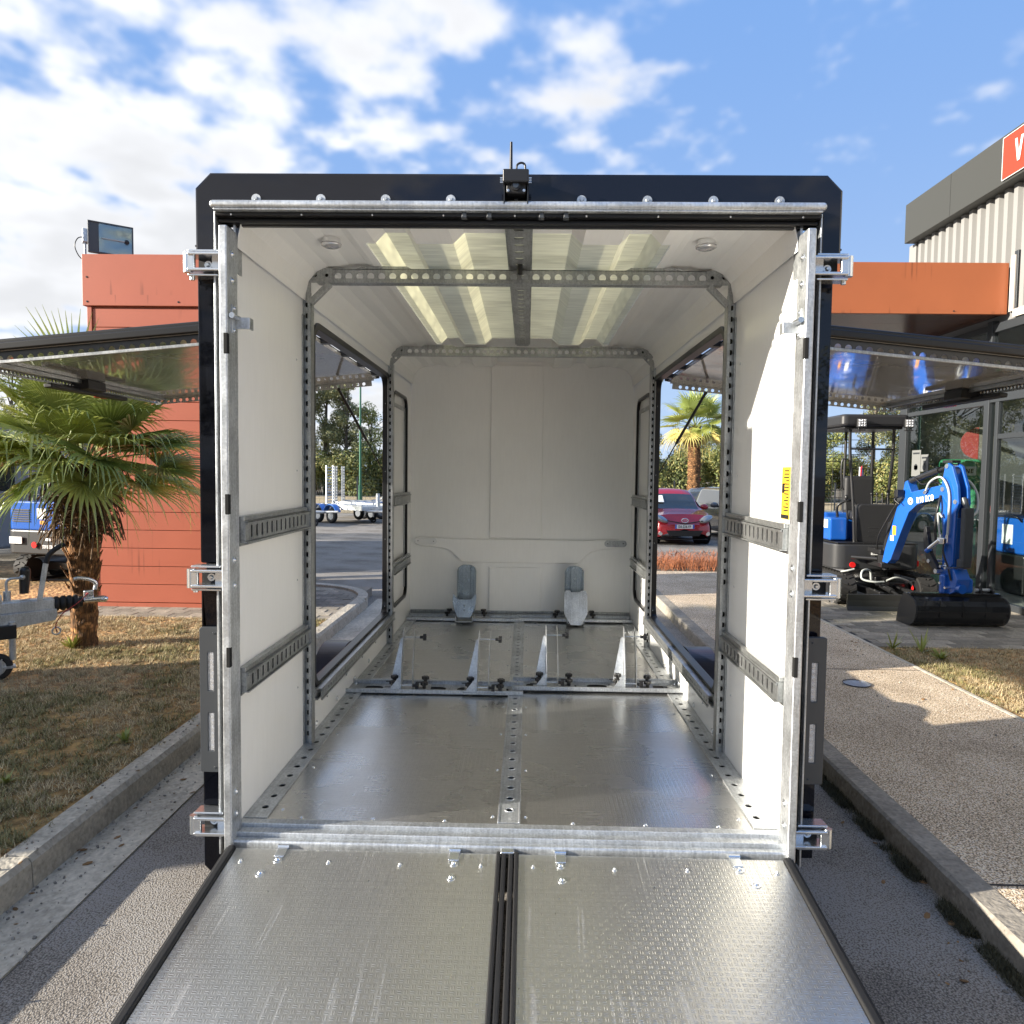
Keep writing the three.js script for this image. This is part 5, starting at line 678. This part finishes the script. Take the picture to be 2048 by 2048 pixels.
// ---------- drawbar trailer on the left lawn ----------
{ const t = thing('drawbar_trailer', 'galvanised trailer drawbar with coupling and black rubber bellows in front of the palm', 'trailer', [-3.30, 0.138, -3.10], 0.72);
  // local: the coupling points to +x, the body lies towards -x
  part('coupling', [b2(-0.18, -0.02, 0.505, 0.545, -0.035, 0.035, 0.016), ball(0.040, -0.035, 0.52, 0, 14, 0.7), b2(-0.17, -0.10, 0.535, 0.60, -0.018, 0.018, 0.01), tube([[-0.09, 0.60, 0], [-0.085, 0.65, 0], [-0.13, 0.685, 0], [-0.20, 0.70, 0], [-0.235, 0.695, 0]], 0.016, 20, 9)], M.zinc, t);
  part('bellows', [row(4, i => new THREE.SphereGeometry(0.058, 16, 10).scale(0.55, 1, 1).translate(-0.225 - i * 0.043, 0.515, 0)), rod([-0.37, 0.515, 0], [-0.18, 0.515, 0], 0.042, 14)], M.rubber, t);
  part('drawbar', [b2(-0.95, -0.37, 0.475, 0.565, -0.055, 0.055, 0.012), at(ex(poly([[-0.98, 0.33], [-0.37, 0.40], [-0.355, 0.44], [-0.36, 0.485], [-0.98, 0.47]]), 0.014, 0.003), [0, 0, 0.05], [1, 0, 0], [0, 1, 0]), at(ex(poly([[-0.98, 0.33], [-0.37, 0.40], [-0.355, 0.44], [-0.36, 0.485], [-0.98, 0.47]]), 0.014, 0.003), [0, 0, -0.064], [1, 0, 0], [0, 1, 0]), b2(-0.84, -0.70, 0.56, 0.62, -0.06, 0.06, 0.008), rod([-0.9, 0.42, 0.06], [-2.6, 0.42, 0.55], 0.05, 4), rod([-0.9, 0.42, -0.06], [-2.6, 0.42, -0.55], 0.05, 4)], M.galv, t);
  part('brake_lever', [at(b2(-0.018, 0.018, 0, 0.30, 0.062, 0.072, 0.004), [-0.47, 0.56, 0], [0.98, -0.16, 0], [0.16, 0.98, 0])], M.galv, t);
  part('lever_grip', tube([[-0.425, 0.84, 0.067], [-0.405, 0.90, 0.067], [-0.36, 0.945, 0.067], [-0.30, 0.98, 0.067]], 0.019, 16, 9), M.rubber, t);
  part('crank', [tube([[-0.66, 0.62, -0.06], [-0.66, 0.70, -0.06], [-0.645, 0.72, -0.06], [-0.57, 0.725, -0.06]], 0.010, 16, 7), rod([-0.66, 0.45, -0.06], [-0.66, 0.63, -0.06], 0.026, 12), ball(0.02, -0.56, 0.73, -0.06, 10)], M.galv, t);
  part('connector', [rod([-0.55, 0.60, -0.09], [-0.54, 0.76, -0.10], 0.030, 12, 0.04), ball(0.04, -0.54, 0.77, -0.10, 10)], M.plastic, t);
  part('breakaway_cable', tube([[-0.14, 0.58, 0.03], [-0.22, 0.52, 0.075], [-0.33, 0.44, 0.08], [-0.37, 0.36, 0.07], [-0.36, 0.30, 0.06]], 0.004, 24, 5), mat(0.30, 0.03, 0.03, 0.5), t);
  part('ring', new THREE.TorusGeometry(0.028, 0.006, 6, 16).translate(-0.365, 0.315, 0.06), M.galv, t);
  part('jockey_clamp', [b2(-0.80, -0.62, 0.30, 0.40, 0.04, 0.11, 0.006)], M.plastic, t);
  part('jockey_leg', [rod([-0.645, 0.14, 0.075], [-0.645, 0.42, 0.075], 0.022, 12), b2(-0.72, -0.63, 0.085, 0.10, 0.03, 0.12), b2(-0.72, -0.712, 0.06, 0.16, 0.03, 0.12)], M.galv, t);
  const w = sub('jockey_wheel', t); part('tyre', new THREE.TorusGeometry(0.072, 0.030, 10, 24).translate(-0.745, 0.098, 0.075), M.trackRubber, w); part('rim', rod([-0.745, 0.098, 0.05], [-0.745, 0.098, 0.10], 0.058, 16), M.galv, w);
  part('box_body', [b2(-5.4, -2.35, 0.52, 2.12, -0.95, 0.95, 0.05)], mat(0.03, 0.034, 0.045, 0.3, { clearcoat: 0.5 }), t);
  part('floor_frame', b2(-5.4, -2.4, 0.40, 0.52, -0.9, 0.9), M.galv, t);
  for (const s of [-1, 1]) { const q = sub('wheel', t); part('tyre', new THREE.TorusGeometry(0.22, 0.085, 10, 24).translate(-4.1, 0.305, s * 0.98), M.trackRubber, q); part('rim', rod([-4.1, 0.305, s * 0.92], [-4.1, 0.305, s * 1.04], 0.17, 18), M.zinc, q); }
}
// white van parked beyond the left lawn
{ const t = thing('white_van', 'white delivery van parked behind the excavator at far left', 'van', [-9.9, -0.06, -10.9]); t.scale.z = 1.38;
  const sh = poly([[-3.0, 0.35], [2.3, 0.35], [2.9, 0.5], [2.95, 1.05], [2.45, 1.25], [1.75, 2.2], [1.4, 2.5], [-2.9, 2.55], [-3.0, 2.4]]); // along z
  part('body', at(ex(sh, 1.86, 0.05), [-0.93, 0, 0], [0, 0, 1], [0, 1, 0]).translate(1.86, 0, 0), M.cladWhite, t);
  part('windscreen', at(ex(poly([[2.38, 1.28], [1.78, 2.12], [1.80, 2.16], [2.42, 1.30]]), 1.6), [0.8, 0, 0], [0, 0, 1], [0, 1, 0]), M.glassDark, t);
  for (const s of [-1, 1]) part('side_window', b2(s * 0.985, s * 0.992, 1.35, 2.0, 0.75, 1.70, 0.003), M.glassDark, t);
  for (const [x, z] of [[0.85, 1.9], [0.85, -1.9], [-0.85, 1.9], [-0.85, -1.9]]) { const w = sub('wheel', t); part('tyre', new THREE.TorusGeometry(0.25, 0.1, 10, 24).rotateY(Math.PI / 2).translate(x, 0.34, z), M.trackRubber, w); part('rim', rod([x - 0.09, 0.34, z], [x + 0.09, 0.34, z], 0.2, 18), M.grey, w); }
}

// ---------- cars ----------
function loft(rings) { // rings of equal count, each a list of [x, y, z]
  const P = [], n = rings[0].length; for (let i = 0; i + 1 < rings.length; i++) for (let k = 0; k < n - 1; k++) { const a = rings[i][k], b = rings[i][k + 1], c = rings[i + 1][k + 1], d = rings[i + 1][k]; P.push(...a, ...b, ...c, ...a, ...c, ...d); }
  const g = new THREE.BufferGeometry(); g.setAttribute('position', new THREE.Float32BufferAttribute(P, 3)); g.computeVertexNormals(); return g;
}
import { toCreasedNormals } from 'three/addons/utils/BufferGeometryUtils.js';
function makeCar(name, label, category, pos, turn, paint, k = 1, H = 1.5, plate = null) {
  const t = thing(name, label, category, pos, turn), hw = 0.845 * k, len = 1.95 * k; // front at +z
  const prof = z => { // [half width, bonnet or belt height, roof half width, roof height, sill]
    const u = z / len; const belt = H * (u > 0.93 ? 0.50 - (u - 0.93) * 1.6 : u > 0.42 ? 0.64 - (u - 0.42) * 0.22 : u > -0.95 ? 0.645 : 0.60), cab = sm(0.62, 0.10, u) * sm(-1.03, -0.70, u), w = hw * (1 - 0.16 * sm(0.72, 1.02, Math.abs(u)) - 0.02);
    return [w, belt, hw * mix(0.82, 0.68, cab), belt + cab * (H - belt), 0.19 + 0.05 * sm(0.85, 1.0, Math.abs(u))];
  };
  const ring = z => { const [w, b, rw, rh, s] = prof(z); const pts = [[w * 0.90, s], [w * 0.985, s + 0.10], [w, b * 0.55], [w * 0.985, b * 0.85], [w * 0.945, b], [mix(w * 0.9, rw * 1.07, Math.min(1, (rh - b) * 3)), mix(b + 0.006, rh - 0.085, Math.min(1, (rh - b) * 3))], [rw * 0.9, rh - 0.022 + (rh - b < 0.02 ? 0.03 : 0)], [rw * 0.55, rh + (rh - b < 0.02 ? 0.04 : 0)], [0, rh + 0.012 + (rh - b < 0.02 ? 0.035 : 0)]]; return [...pts.map(([x, y]) => [x, y, z]), ...pts.slice(0, -1).reverse().map(([x, y]) => [-x, y, z])]; };
  const zs = row(45, i => -len + 2 * len * i / 44), rings = zs.map(ring), cap = r => r.map(([x, y, z]) => [x * 0.86, mix(y, 0.45, 0.3), z + Math.sign(z) * 0.07]), end = r => r.map(([x, y, z]) => [0, 0.45, z + Math.sign(z) * 0.09]);
  const all = [end(rings[0]), cap(rings[0]), ...rings, cap(rings[44]), end(rings[44])];
  part('body', toCreasedNormals(loft(all), 0.6), paint, t);
  // glass follows the cabin, set 5 mm proud
  const gl = (z0, z1, f) => { const R = []; for (let i = 0; i <= 12; i++) { const z = mix(z0, z1, i / 12), [w, b, rw, rh] = prof(z); R.push(f(z, w, b, rw, rh)); } return loft(R); };
  const top = (z, o) => { const [, b, , rh] = prof(z); return Math.max(b, rh) + o; };
  part('windscreen', gl(len * 0.545, len * 0.285, (z, w, b, rw, rh) => row(9, q => { const x = (q / 4 - 1) * rw * 0.93; return [x, rh + 0.02 - 0.03 * Math.pow(Math.abs(x) / rw, 2) , z + 0.012]; })), M.glassDark, t);
  part('rear_window', gl(-len * 0.76, -len * 0.93, (z, w, b, rw, rh) => row(9, q => { const x = (q / 4 - 1) * rw * 0.9; return [x, rh + 0.02 - 0.03 * Math.pow(Math.abs(x) / rw, 2), z - 0.012]; })), M.glassDark, t);
  for (const s of [-1, 1]) part('side_window', gl(len * 0.42, -len * 0.70, (z, w, b, rw, rh) => { const tt = Math.min(1, (rh - b) * 3); return [[s * (w * 0.95 + 0.006), b + 0.02, z], [s * (mix(w * 0.9, rw * 1.07, tt) + 0.008), Math.max(b + 0.021, rh - 0.10), z]]; }), M.glassDark, t);
  for (const s of [-1, 1]) {
    part('headlight', [new THREE.SphereGeometry(1, 16, 10).scale(0.215, 0.085, 0.16).rotateZ(s * 0.42).rotateY(s * 0.45).translate(s * hw * 0.70, H * 0.475, len * 0.965)], mat(0.30, 0.31, 0.33, 0.15, { metalness: 0.6, clearcoat: 1 }), t);
    part('fog_light', [rod([s * hw * 0.74, H * 0.22, len * 0.98], [s * hw * 0.74, H * 0.22, len + 0.06], 0.055, 16)], M.led, t);
    const m = sub('door_mirror', t); part('mirror_shell', new THREE.SphereGeometry(1, 14, 10).scale(0.13, 0.085, 0.07).translate(s * (hw + 0.10), H * 0.66, len * 0.30), paint, m); part('mirror_arm', rod([s * hw * 0.92, H * 0.63, len * 0.30], [s * (hw + 0.06), H * 0.64, len * 0.30], 0.025, 8), M.plastic, m);
    for (const z of [len * 0.66, -len * 0.66]) { const w = sub('wheel', t); part('tyre', new THREE.TorusGeometry(0.225 * k, 0.095 * k, 12, 26).rotateY(Math.PI / 2).translate(s * hw * 0.89, 0.305 * k, z), M.trackRubber, w); part('rim', [rod([s * hw * 0.86, 0.305 * k, z], [s * hw * 1.0, 0.305 * k, z], 0.05, 12), row(10, i => rod([s * hw * 0.98, 0.305 * k, z], [s * hw * 0.98, (0.305 + 0.17 * Math.sin(i * 0.628)) * k, z + 0.17 * Math.cos(i * 0.628) * k], 0.014, 5))], M.led, w); part('wheel_well', rod([s * hw * 0.75, 0.305 * k, z], [s * hw * 0.9, 0.305 * k, z], 0.23 * k, 20), M.hole, w); part('wheel_arch', rod([s * hw * 0.6, 0.33 * k, z], [s * (hw * 0.992), 0.33 * k, z], 0.335 * k, 26), M.hole, w); }
    part('rear_light', b2(s * hw * 0.66, s * hw * 0.86, H * 0.48, H * 0.62, -len * 1.005, -len * 0.96, 0.02), M.red, t);
  }
  part('upper_grille', [at(ex(poly([[-0.48, 0.035], [0, -0.045], [0.48, 0.035], [0.48, 0.012], [0, -0.075], [-0.48, 0.012]]), 0.03), [0, H * 0.435, len + 0.072], [1, 0, 0], [0, 1, 0])], M.dark, t);
  part('lower_grille', [at(ex(poly([[-0.50, 0.075], [0.50, 0.075], [0.40, -0.075], [-0.40, -0.075]]), 0.03, 0.01), [0, H * 0.225, len + 0.062], [1, 0, 0], [0, 1, 0]), b2(-hw * 0.75, hw * 0.75, 0.165, 0.185, len * 0.9, len + 0.055, 0.01)], M.dark, t);
  const em = a => new THREE.TorusGeometry(1, 0.13, 8, 26).scale(...a, 0.08);
  part('emblem', [em([0.088, 0.060]).translate(0, H * 0.455, len * 1.045), em([0.028, 0.056]).translate(0, H * 0.455, len * 1.045), em([0.060, 0.024]).translate(0, H * 0.455 + 0.030, len * 1.045)], M.chrome, t);
  if (plate) { const p = sub('number_plate', t, [0, H * 0.345, len * 1.042]); part('plate', b2(-0.26, 0.26, -0.055, 0.055, -0.01, 0.006, 0.003), mat(0.78, 0.78, 0.76, 0.4), p); part('plate_band', [b2(-0.26, -0.218, -0.054, 0.054, 0.0055, 0.0085), b2(0.218, 0.26, -0.054, 0.054, 0.0055, 0.0085)], mat(0.02, 0.10, 0.50, 0.4), p); part('lettering', text(plate, 0.072, 0.002, 0.72).translate(0, 0, 0.0062), M.hole, p);
    part('price_sheet', at(b2(-0.12, 0.12, -0.15, 0.15, 0, 0.003), [-0.40, H * 0.815, len * 0.405], [1, 0, 0], [0, 0.62, -0.78]), M.paper, t); }
  return t;
}
makeCar('red_car', 'dark red small hatchback facing us, seen through the right hatch opening', 'car', [4.18, -0.195, -18.9], 0.06, mat(0.36, 0.010, 0.018, 0.22, { clearcoat: 1, clearcoatRoughness: 0.05, metalness: 0.2 }), 1.03, 1.50, 'DA-224-YP');
makeCar('blue_grey_car', 'blue grey car parked behind the red one', 'car', [7.05, -0.27, -25.6], -0.35, mat(0.10, 0.14, 0.21, 0.25, { clearcoat: 1, metalness: 0.4 }), 1.05, 1.5);
makeCar('grey_car', 'dark grey car partly hidden at the right of the red car', 'car', [6.75, -0.22, -20.4], 0.1, mat(0.10, 0.105, 0.11, 0.25, { clearcoat: 1 }), 1.06, 1.55);

// ---------- signs, lamp, fence ----------
for (const [x, z, label, ry] of [[7.12, -27.9, 'round no parking sign beside the tall palm trunk', 0.1], [7.35, -13.4, 'round no parking sign seen through the excavator cab, turned away', 1.05]]) {
  const y = gh(z), t = thing('no_parking_sign', label, 'road sign', [x, y, z], ry);
  part('post', rod([0, 0, 0], [0, 2.05, 0], 0.03, 10), M.galv, t); part('disc', rod([0, 1.85, 0.03], [0, 1.85, 0.045], 0.23, 30), M.red, t); part('blue_field', rod([0, 1.85, 0.045], [0, 1.85, 0.049], 0.18, 30), mat(0.02, 0.10, 0.45, 0.4), t); part('bar', at(b2(-0.022, 0.022, -0.185, 0.185, 0, 0.004), [0, 1.85, 0.049], [0.7, 0.7, 0], [-0.7, 0.7, 0]), M.red, t); part('plate', b2(-0.17, 0.17, 1.15, 1.5, 0.03, 0.04, 0.004), M.paper, t);
}
{ const t = thing('lamp_post', 'tall dark green lamp post in front of the hedge', 'lamp post', [-8.9, gh(-36), -36]); part('pole', [rod([0, 0, 0], [0, 1.2, 0], 0.11, 14), rod([0, 1.2, 0], [0, 9, 0], 0.07, 14, 0.04)], mat(0.02, 0.12, 0.07, 0.4), t); part('lantern', b2(-0.1, 0.1, 8.95, 9.1, 0, 0.6, 0.04), M.grey, t); }
{ const t = thing('wire_fence', 'wire mesh fence on dark posts along the back of the parking lot', 'fence', [0, gh(-31.5), -31.5]);
  for (let i = 0; i < 27; i++) part('post', b2(-33 + i * 2.5 - 0.03, -33 + i * 2.5 + 0.03, 0, 1.75, -0.03, 0.03), M.frame, t);
  const w = []; for (let i = 0; i < 9; i++) w.push(b2(-33, 32, 0.1 + i * 0.19, 0.106 + i * 0.19, 0, 0.006)); for (let i = 0; i < 330; i++) w.push(b2(-33 + i * 0.2, -32.994 + i * 0.2, 0.05, 1.66, 0, 0.006)); const m = part('wire_mesh', w, mat(0.03, 0.05, 0.04, 0.5), t); m.userData.kind = 'stuff'; }

// ---------- flatbed trailers ----------
function makeFlatbed() {
  const t = thing('flatbed_trailer', '', 'trailer', [0, 0, 0], 0, 'galvanised flatbed trailers in the lot'), bl = mat(0.05, 0.20, 0.62, 0.3, { clearcoat: 0.5 });
  // drawbar towards +x
  part('deck', [b2(-2.2, 1.3, 0.52, 0.66, -0.85, 0.85, 0.01), b2(-2.2, 1.3, 0.66, 0.72, -0.87, -0.83), b2(-2.2, 1.3, 0.66, 0.72, 0.83, 0.87)], M.galv, t);
  part('drawbar', [rod([1.3, 0.5, 0.6], [2.6, 0.5, 0.05], 0.05, 4), rod([1.3, 0.5, -0.6], [2.6, 0.5, -0.05], 0.05, 4), rod([2.5, 0.5, 0], [3.1, 0.52, 0], 0.045, 10)], M.galv, t);
  for (const s of [-1, 1]) for (const x of [-0.9, -0.15]) { const w = sub('wheel', t); part('tyre', new THREE.TorusGeometry(0.20, 0.085, 10, 22).translate(x, 0.285, s * 1.02), M.trackRubber, w); part('rim', rod([x, 0.285, s * 0.96], [x, 0.285, s * 1.08], 0.15, 16), M.zinc, w);
    const a = new THREE.Shape(); a.absarc(0, 0, 0.37, 0.2, Math.PI - 0.2, false); a.absarc(0, 0, 0.34, Math.PI - 0.2, 0.2, true); part('mudguard', ex(a, 0.24, 0.004, 18).translate(x, 0.36, s * 1.02 - 0.12), bl, t); }
  for (const s of [-1, 1]) { const r = sub('loading_ramp', t, [-2.2, 0.66, s * 0.62]); part('ramp_rail', [b2(-0.03, 0.03, 0, 1.55, -0.19, -0.15), b2(-0.03, 0.03, 0, 1.55, 0.15, 0.19)], M.galv, r); part('ramp_rung', row(12, i => b2(-0.02, 0.02, 0.06 + i * 0.125, 0.10 + i * 0.125, -0.15, 0.15)), M.galv, r); }
  part('winch_post', b2(1.22, 1.3, 0.66, 1.15, -0.06, 0.06), M.galv, t); part('stay_bar', rod([0.6, 0.66, -0.5], [1.24, 1.2, -0.5], 0.03, 6), M.galv, t);
  const j = sub('jockey_wheel', t); part('leg', rod([2.3, 0.2, 0.12], [2.3, 0.8, 0.12], 0.03, 10), M.galv, j); part('tyre', new THREE.TorusGeometry(0.085, 0.035, 8, 18).translate(2.3, 0.12, 0.12), M.trackRubber, j);
  part('tail_lamp', [b2(-2.23, -2.2, 0.5, 0.62, -0.85, -0.65), b2(-2.23, -2.2, 0.5, 0.62, 0.65, 0.85)], M.red, t);
  return t;
}
const bed0 = makeFlatbed();
[[-6.6, -25.2, -0.6, 'flatbed trailer with upright ramps in the lot, nearest the green lamp post on its left'], [-5.9, -28.6, 0.0, 'flatbed trailer seen side on, right of the upright ramps in the left hatch'], [-9.65, -22.9, -0.1, 'flatbed trailer at the left edge of the left hatch opening, only its drawbar showing'], [-3.55, -24.9, 3.14, 'trailer whose jockey wheel shows at the right edge of the left hatch opening']].forEach(([x, z, a, label], i) => { const b = i ? bed0.clone() : bed0; if (i) { b.name = numbered('flatbed_trailer'); scene.add(b); } b.position.set(x, gh(z) + 0.003, z); b.rotation.y = a; b.userData = { ...bed0.userData, label }; });

// ---------- trees, hedge and dry grasses ----------
function crown(blobs, n, size, seed, cols) { // leaf quads through clumps, with a tint of their own
  const r = rng(seed), P = new Float32Array(n * 18), N = new Float32Array(n * 18), C = new Float32Array(n * 18), U = new Float32Array(n * 12); let tot = 0; const cum = blobs.map(b => tot += b[3] * b[4] * b[5]);
  for (let i = 0; i < n; i++) {
    const q = r() * tot, b = blobs[cum.findIndex(c => c >= q)]; let x, y, z, l; do { x = r() * 2 - 1; y = r() * 2 - 1; z = r() * 2 - 1; l = x * x + y * y + z * z; } while (l > 1 || l < 0.12 || r() > 0.3 + 0.7 * l);
    const c = V(b[0] + x * b[3], b[1] + y * b[4], b[2] + z * b[5]), nn = V(x + (r() - 0.5) * 1.6, y + 0.3 + (r() - 0.5) * 1.6, z + (r() - 0.5) * 1.6).normalize(), a = V(r() - 0.5, r() - 0.5, r() - 0.5).cross(nn).normalize(), e = nn.clone().cross(a), s = size * (0.55 + r() * 0.9);
    const v = [c.clone().addScaledVector(a, -s), c.clone().addScaledVector(a, s), c.clone().addScaledVector(e, s * 0.45), c.clone().addScaledVector(a, -s), c.clone().addScaledVector(e, -s * 0.45), c.clone().addScaledVector(a, s)], k = cols[Math.floor(r() * cols.length)], w = 0.75 + r() * 0.5;
    for (let j = 0; j < 6; j++) { P.set(v[j].toArray(), i * 18 + j * 3); N.set(nn.toArray(), i * 18 + j * 3); C.set([k[0] * w, k[1] * w, k[2] * w], i * 18 + j * 3); }
  }
  const g = new THREE.BufferGeometry(); g.setAttribute('position', new THREE.BufferAttribute(P, 3)); g.setAttribute('normal', new THREE.BufferAttribute(N, 3)); g.setAttribute('color', new THREE.BufferAttribute(C, 3)); g.setAttribute('uv', new THREE.BufferAttribute(U, 2)); return g;
}
const leafMat = mat(1, 1, 1, 0.6, { vertexColors: true, side: THREE.DoubleSide, transmission: 0.35, thickness: 0 });
function makeTree(name, label, pos, H, seed, kind) {
  const t = thing(name, label, name === 'hedge_shrub' ? 'shrub' : 'tree', pos, 0), r = rng(seed), bl = [], limbs = [];
  const tall = kind === 'tall', W = tall ? H * 0.20 : kind === 'round' ? H * 0.38 : H * 0.62;
  if (kind !== 'shrub') { limbs.push(rod([0, 0, 0], [0, H * 0.45, 0], H * 0.018, 8, H * 0.013), rod([0, H * 0.45, 0], [W * 0.1, H * 0.92, 0], H * 0.013, 7, H * 0.003)); }
  const nb = kind === 'shrub' ? 14 : tall ? 22 : 18;
  for (let i = 0; i < nb; i++) { const y = kind === 'shrub' ? H * (0.15 + 0.65 * r()) : H * (tall ? 0.22 + 0.76 * (i / nb) : 0.30 + 0.64 * r()), a = r() * 6.283, q = W * Math.sqrt(r()) * (kind === 'shrub' ? 1.2 : tall ? 1.15 - 0.6 * (y / H) : Math.sqrt(Math.max(0.1, 1 - Math.pow((y / H - 0.6) / 0.5, 2)))), x = Math.cos(a) * q, z = Math.sin(a) * q, s = H * (tall ? 0.055 : kind === 'shrub' ? 0.24 : 0.10) * (0.7 + r() * 0.6); bl.push([x, y, z, s * 1.25, s, s * 1.25]); if (kind !== 'shrub') limbs.push(rod([0, y * 0.78, 0], [x * 0.9, y, z * 0.9], H * 0.006, 5, H * 0.0015)); else limbs.push(rod([x * 0.4, 0, z * 0.4], [x, y, z], 0.03, 5, 0.008)); }
  const cols = kind === 'shrub' ? [[0.24, 0.25, 0.065], [0.18, 0.21, 0.055], [0.33, 0.29, 0.085], [0.13, 0.17, 0.05]] : tall ? [[0.25, 0.26, 0.11], [0.18, 0.20, 0.085], [0.31, 0.31, 0.15]] : [[0.24, 0.27, 0.07], [0.18, 0.22, 0.06], [0.31, 0.31, 0.09]];
  part('trunk', limbs, M.wood, t); mesh('crown', crown(bl, kind === 'shrub' ? 11000 : tall ? 9500 : 11000, kind === 'shrub' ? 0.095 : 0.085, seed + 5, cols), leafMat, t); return t;
}
const TR = rng(321);
const trees = [[-23, -52, 10.5, 'tall'], [-19.0, -50, 9.5, 'round'], [-16.6, -49.5, 9.6, 'tall'], [-15.0, -51, 9.9, 'tall'], [-13.2, -50, 8.6, 'tall'], [-11.8, -51.5, 6.9, 'round'], [-7, -53, 7.0, 'round'], [2.0, -52, 7.4, 'round'], [5.0, -54, 6.8, 'round'], [8.3, -50, 9.4, 'tall'], [14.5, -50, 5.6, 'round'], [20, -49, 6.2, 'round'], [24.5, -49, 10.5, 'tall'], [27.5, -50, 9.8, 'tall'], [30.5, -50, 10.6, 'tall'], [33.5, -51, 9.5, 'round'], [37, -52, 10, 'tall'], [-30, -52, 9, 'round'], [-38, -50, 10, 'tall']];
const where = ['far left beyond the orange wall', 'left of the orange wall gap', 'leftmost of the tall trees seen through the left hatch', 'second one seen through the left hatch, sky between its leaves', 'third tall tree through the left hatch, right of the gas strut', 'low tree at the right edge of the left hatch view', 'behind the trailer front wall, left part', 'behind the trailer front wall, middle', 'behind the trailer front wall, right part', 'thin crown at the left edge of the right hatch view', 'low tree beside the tall palm', 'low tree right of the tall palm', 'first tall tree behind the right excavator cab', 'second tall tree behind the right excavator cab', 'third tall tree behind the right excavator, by the glass', 'rounded tree behind the showroom corner', 'tall tree hidden mostly by the showroom', 'rounded tree at far left behind the van', 'tall tree at far left beyond the van'];
trees.forEach(([x, z, H, k], i) => makeTree('tree', `${k === 'tall' ? 'tall thin leaved tree' : 'rounded green tree'}, ${where[i]}`, [x, gh(z), z], H, 500 + i * 13, k));
// hedge of shrubs: three built, the rest copies
const sh = [0, 1, 2].map(i => makeTree('hedge_shrub', 'dense green shrub in the hedge behind the lot', [-40 + i * 3, gh(-48), -49.5], 3.6 + i * 0.3, 900 + i * 17, 'shrub'));
sh.forEach(s => s.userData.group = 'shrubs of the long hedge behind the lot');
for (let i = 3; i < 27; i++) { const c = sh[i % 3].clone(); c.name = numbered('hedge_shrub'); c.position.set(-40 + i * 3.1 + TR() * 0.8, gh(-48), -49.2 - TR() * 1.6); c.rotation.y = TR() * 6.28; c.scale.set(1, 0.85 + TR() * 0.35, 1); scene.add(c); c.userData = { ...sh[0].userData }; }
{ // trees on the left, outside the frame, mirrored in the showroom glass
  makeTree('tree', 'large leafy tree outside the frame at the left, mirrored in the showroom glass', [-19.5, 0.1, -11], 9, 801, 'round'); makeTree('tree', 'second leafy tree outside the frame at the left, mirrored in the showroom glass', [-27, 0.1, -19], 10, 823, 'tall'); makeTree('tree', 'third leafy tree outside the frame at the left, further back, mirrored in the glass', [-36, -0.2, -28], 10, 841, 'round'); }
{ // trees behind the photographer, mirrored in the black paint
  const src = scene.children.filter(o => /^tree/.test(o.name)).slice(0, 6); for (let i = 0; i < 11; i++) { const k = src[i % 6].clone(); k.name = numbered('tree'); k.position.set(-27 + i * 5.2 + TR() * 2, 0, 21 + TR() * 7); k.rotation.y = TR() * 6.28; scene.add(k); k.userData = { label: 'leafy tree behind the photographer, mirrored in the black paint', category: 'tree', group: 'trees behind the photographer' }; } }
{ const r = rng(61), gs = [[], []]; for (let i = 0; i < 2800; i++) { const x = 1.9 + r() * 2.9, z = -10.15 - r() * 1.6, a = r() * 6.28, l = (0.20 + r() * 0.26) * (0.55 + 0.45 * Math.sin((x - 1.9) / 2.9 * Math.PI)), e = 0.3 + r() * 0.9, w = 0.006, dx = Math.cos(a), dz = Math.sin(a); const b = [x, gh(z), z], m = [x + dx * l * 0.4 * Math.sin(e), gh(z) + l * 0.7, z + dz * l * 0.4 * Math.sin(e)], tp = [x + dx * l * Math.sin(e), gh(z) + l * Math.cos(e) * 0.9 + 0.04, z + dz * l * Math.sin(e)]; const P = [b[0] - dz * w, b[1], b[2] + dx * w, b[0] + dz * w, b[1], b[2] - dx * w, ...m, m[0] - dz * w, m[1], m[2] + dx * w, m[0] + dz * w, m[1], m[2] - dx * w, ...tp]; const g = new THREE.BufferGeometry(); g.setAttribute('position', new THREE.Float32BufferAttribute(P, 3)); g.computeVertexNormals(); gs[x > 4.0 && r() < 0.7 ? 1 : 0].push(g); }
  const t = thing('ornamental_grass', 'bed of dry reddish brown ornamental grass beyond the end of the pavement', 'grass', [0, 0, 0]); part('brown_blades', gs[0], mat(0.36, 0.13, 0.055, 0.8, { side: THREE.DoubleSide }), t); part('straw_blades', gs[1], mat(0.55, 0.42, 0.20, 0.8, { side: THREE.DoubleSide }), t); }
struct('planting_bed', b2(1.8, 5.4, -0.2, 0.0, -11.9, -10.05), M.earth);

renderer.render(scene, camera);
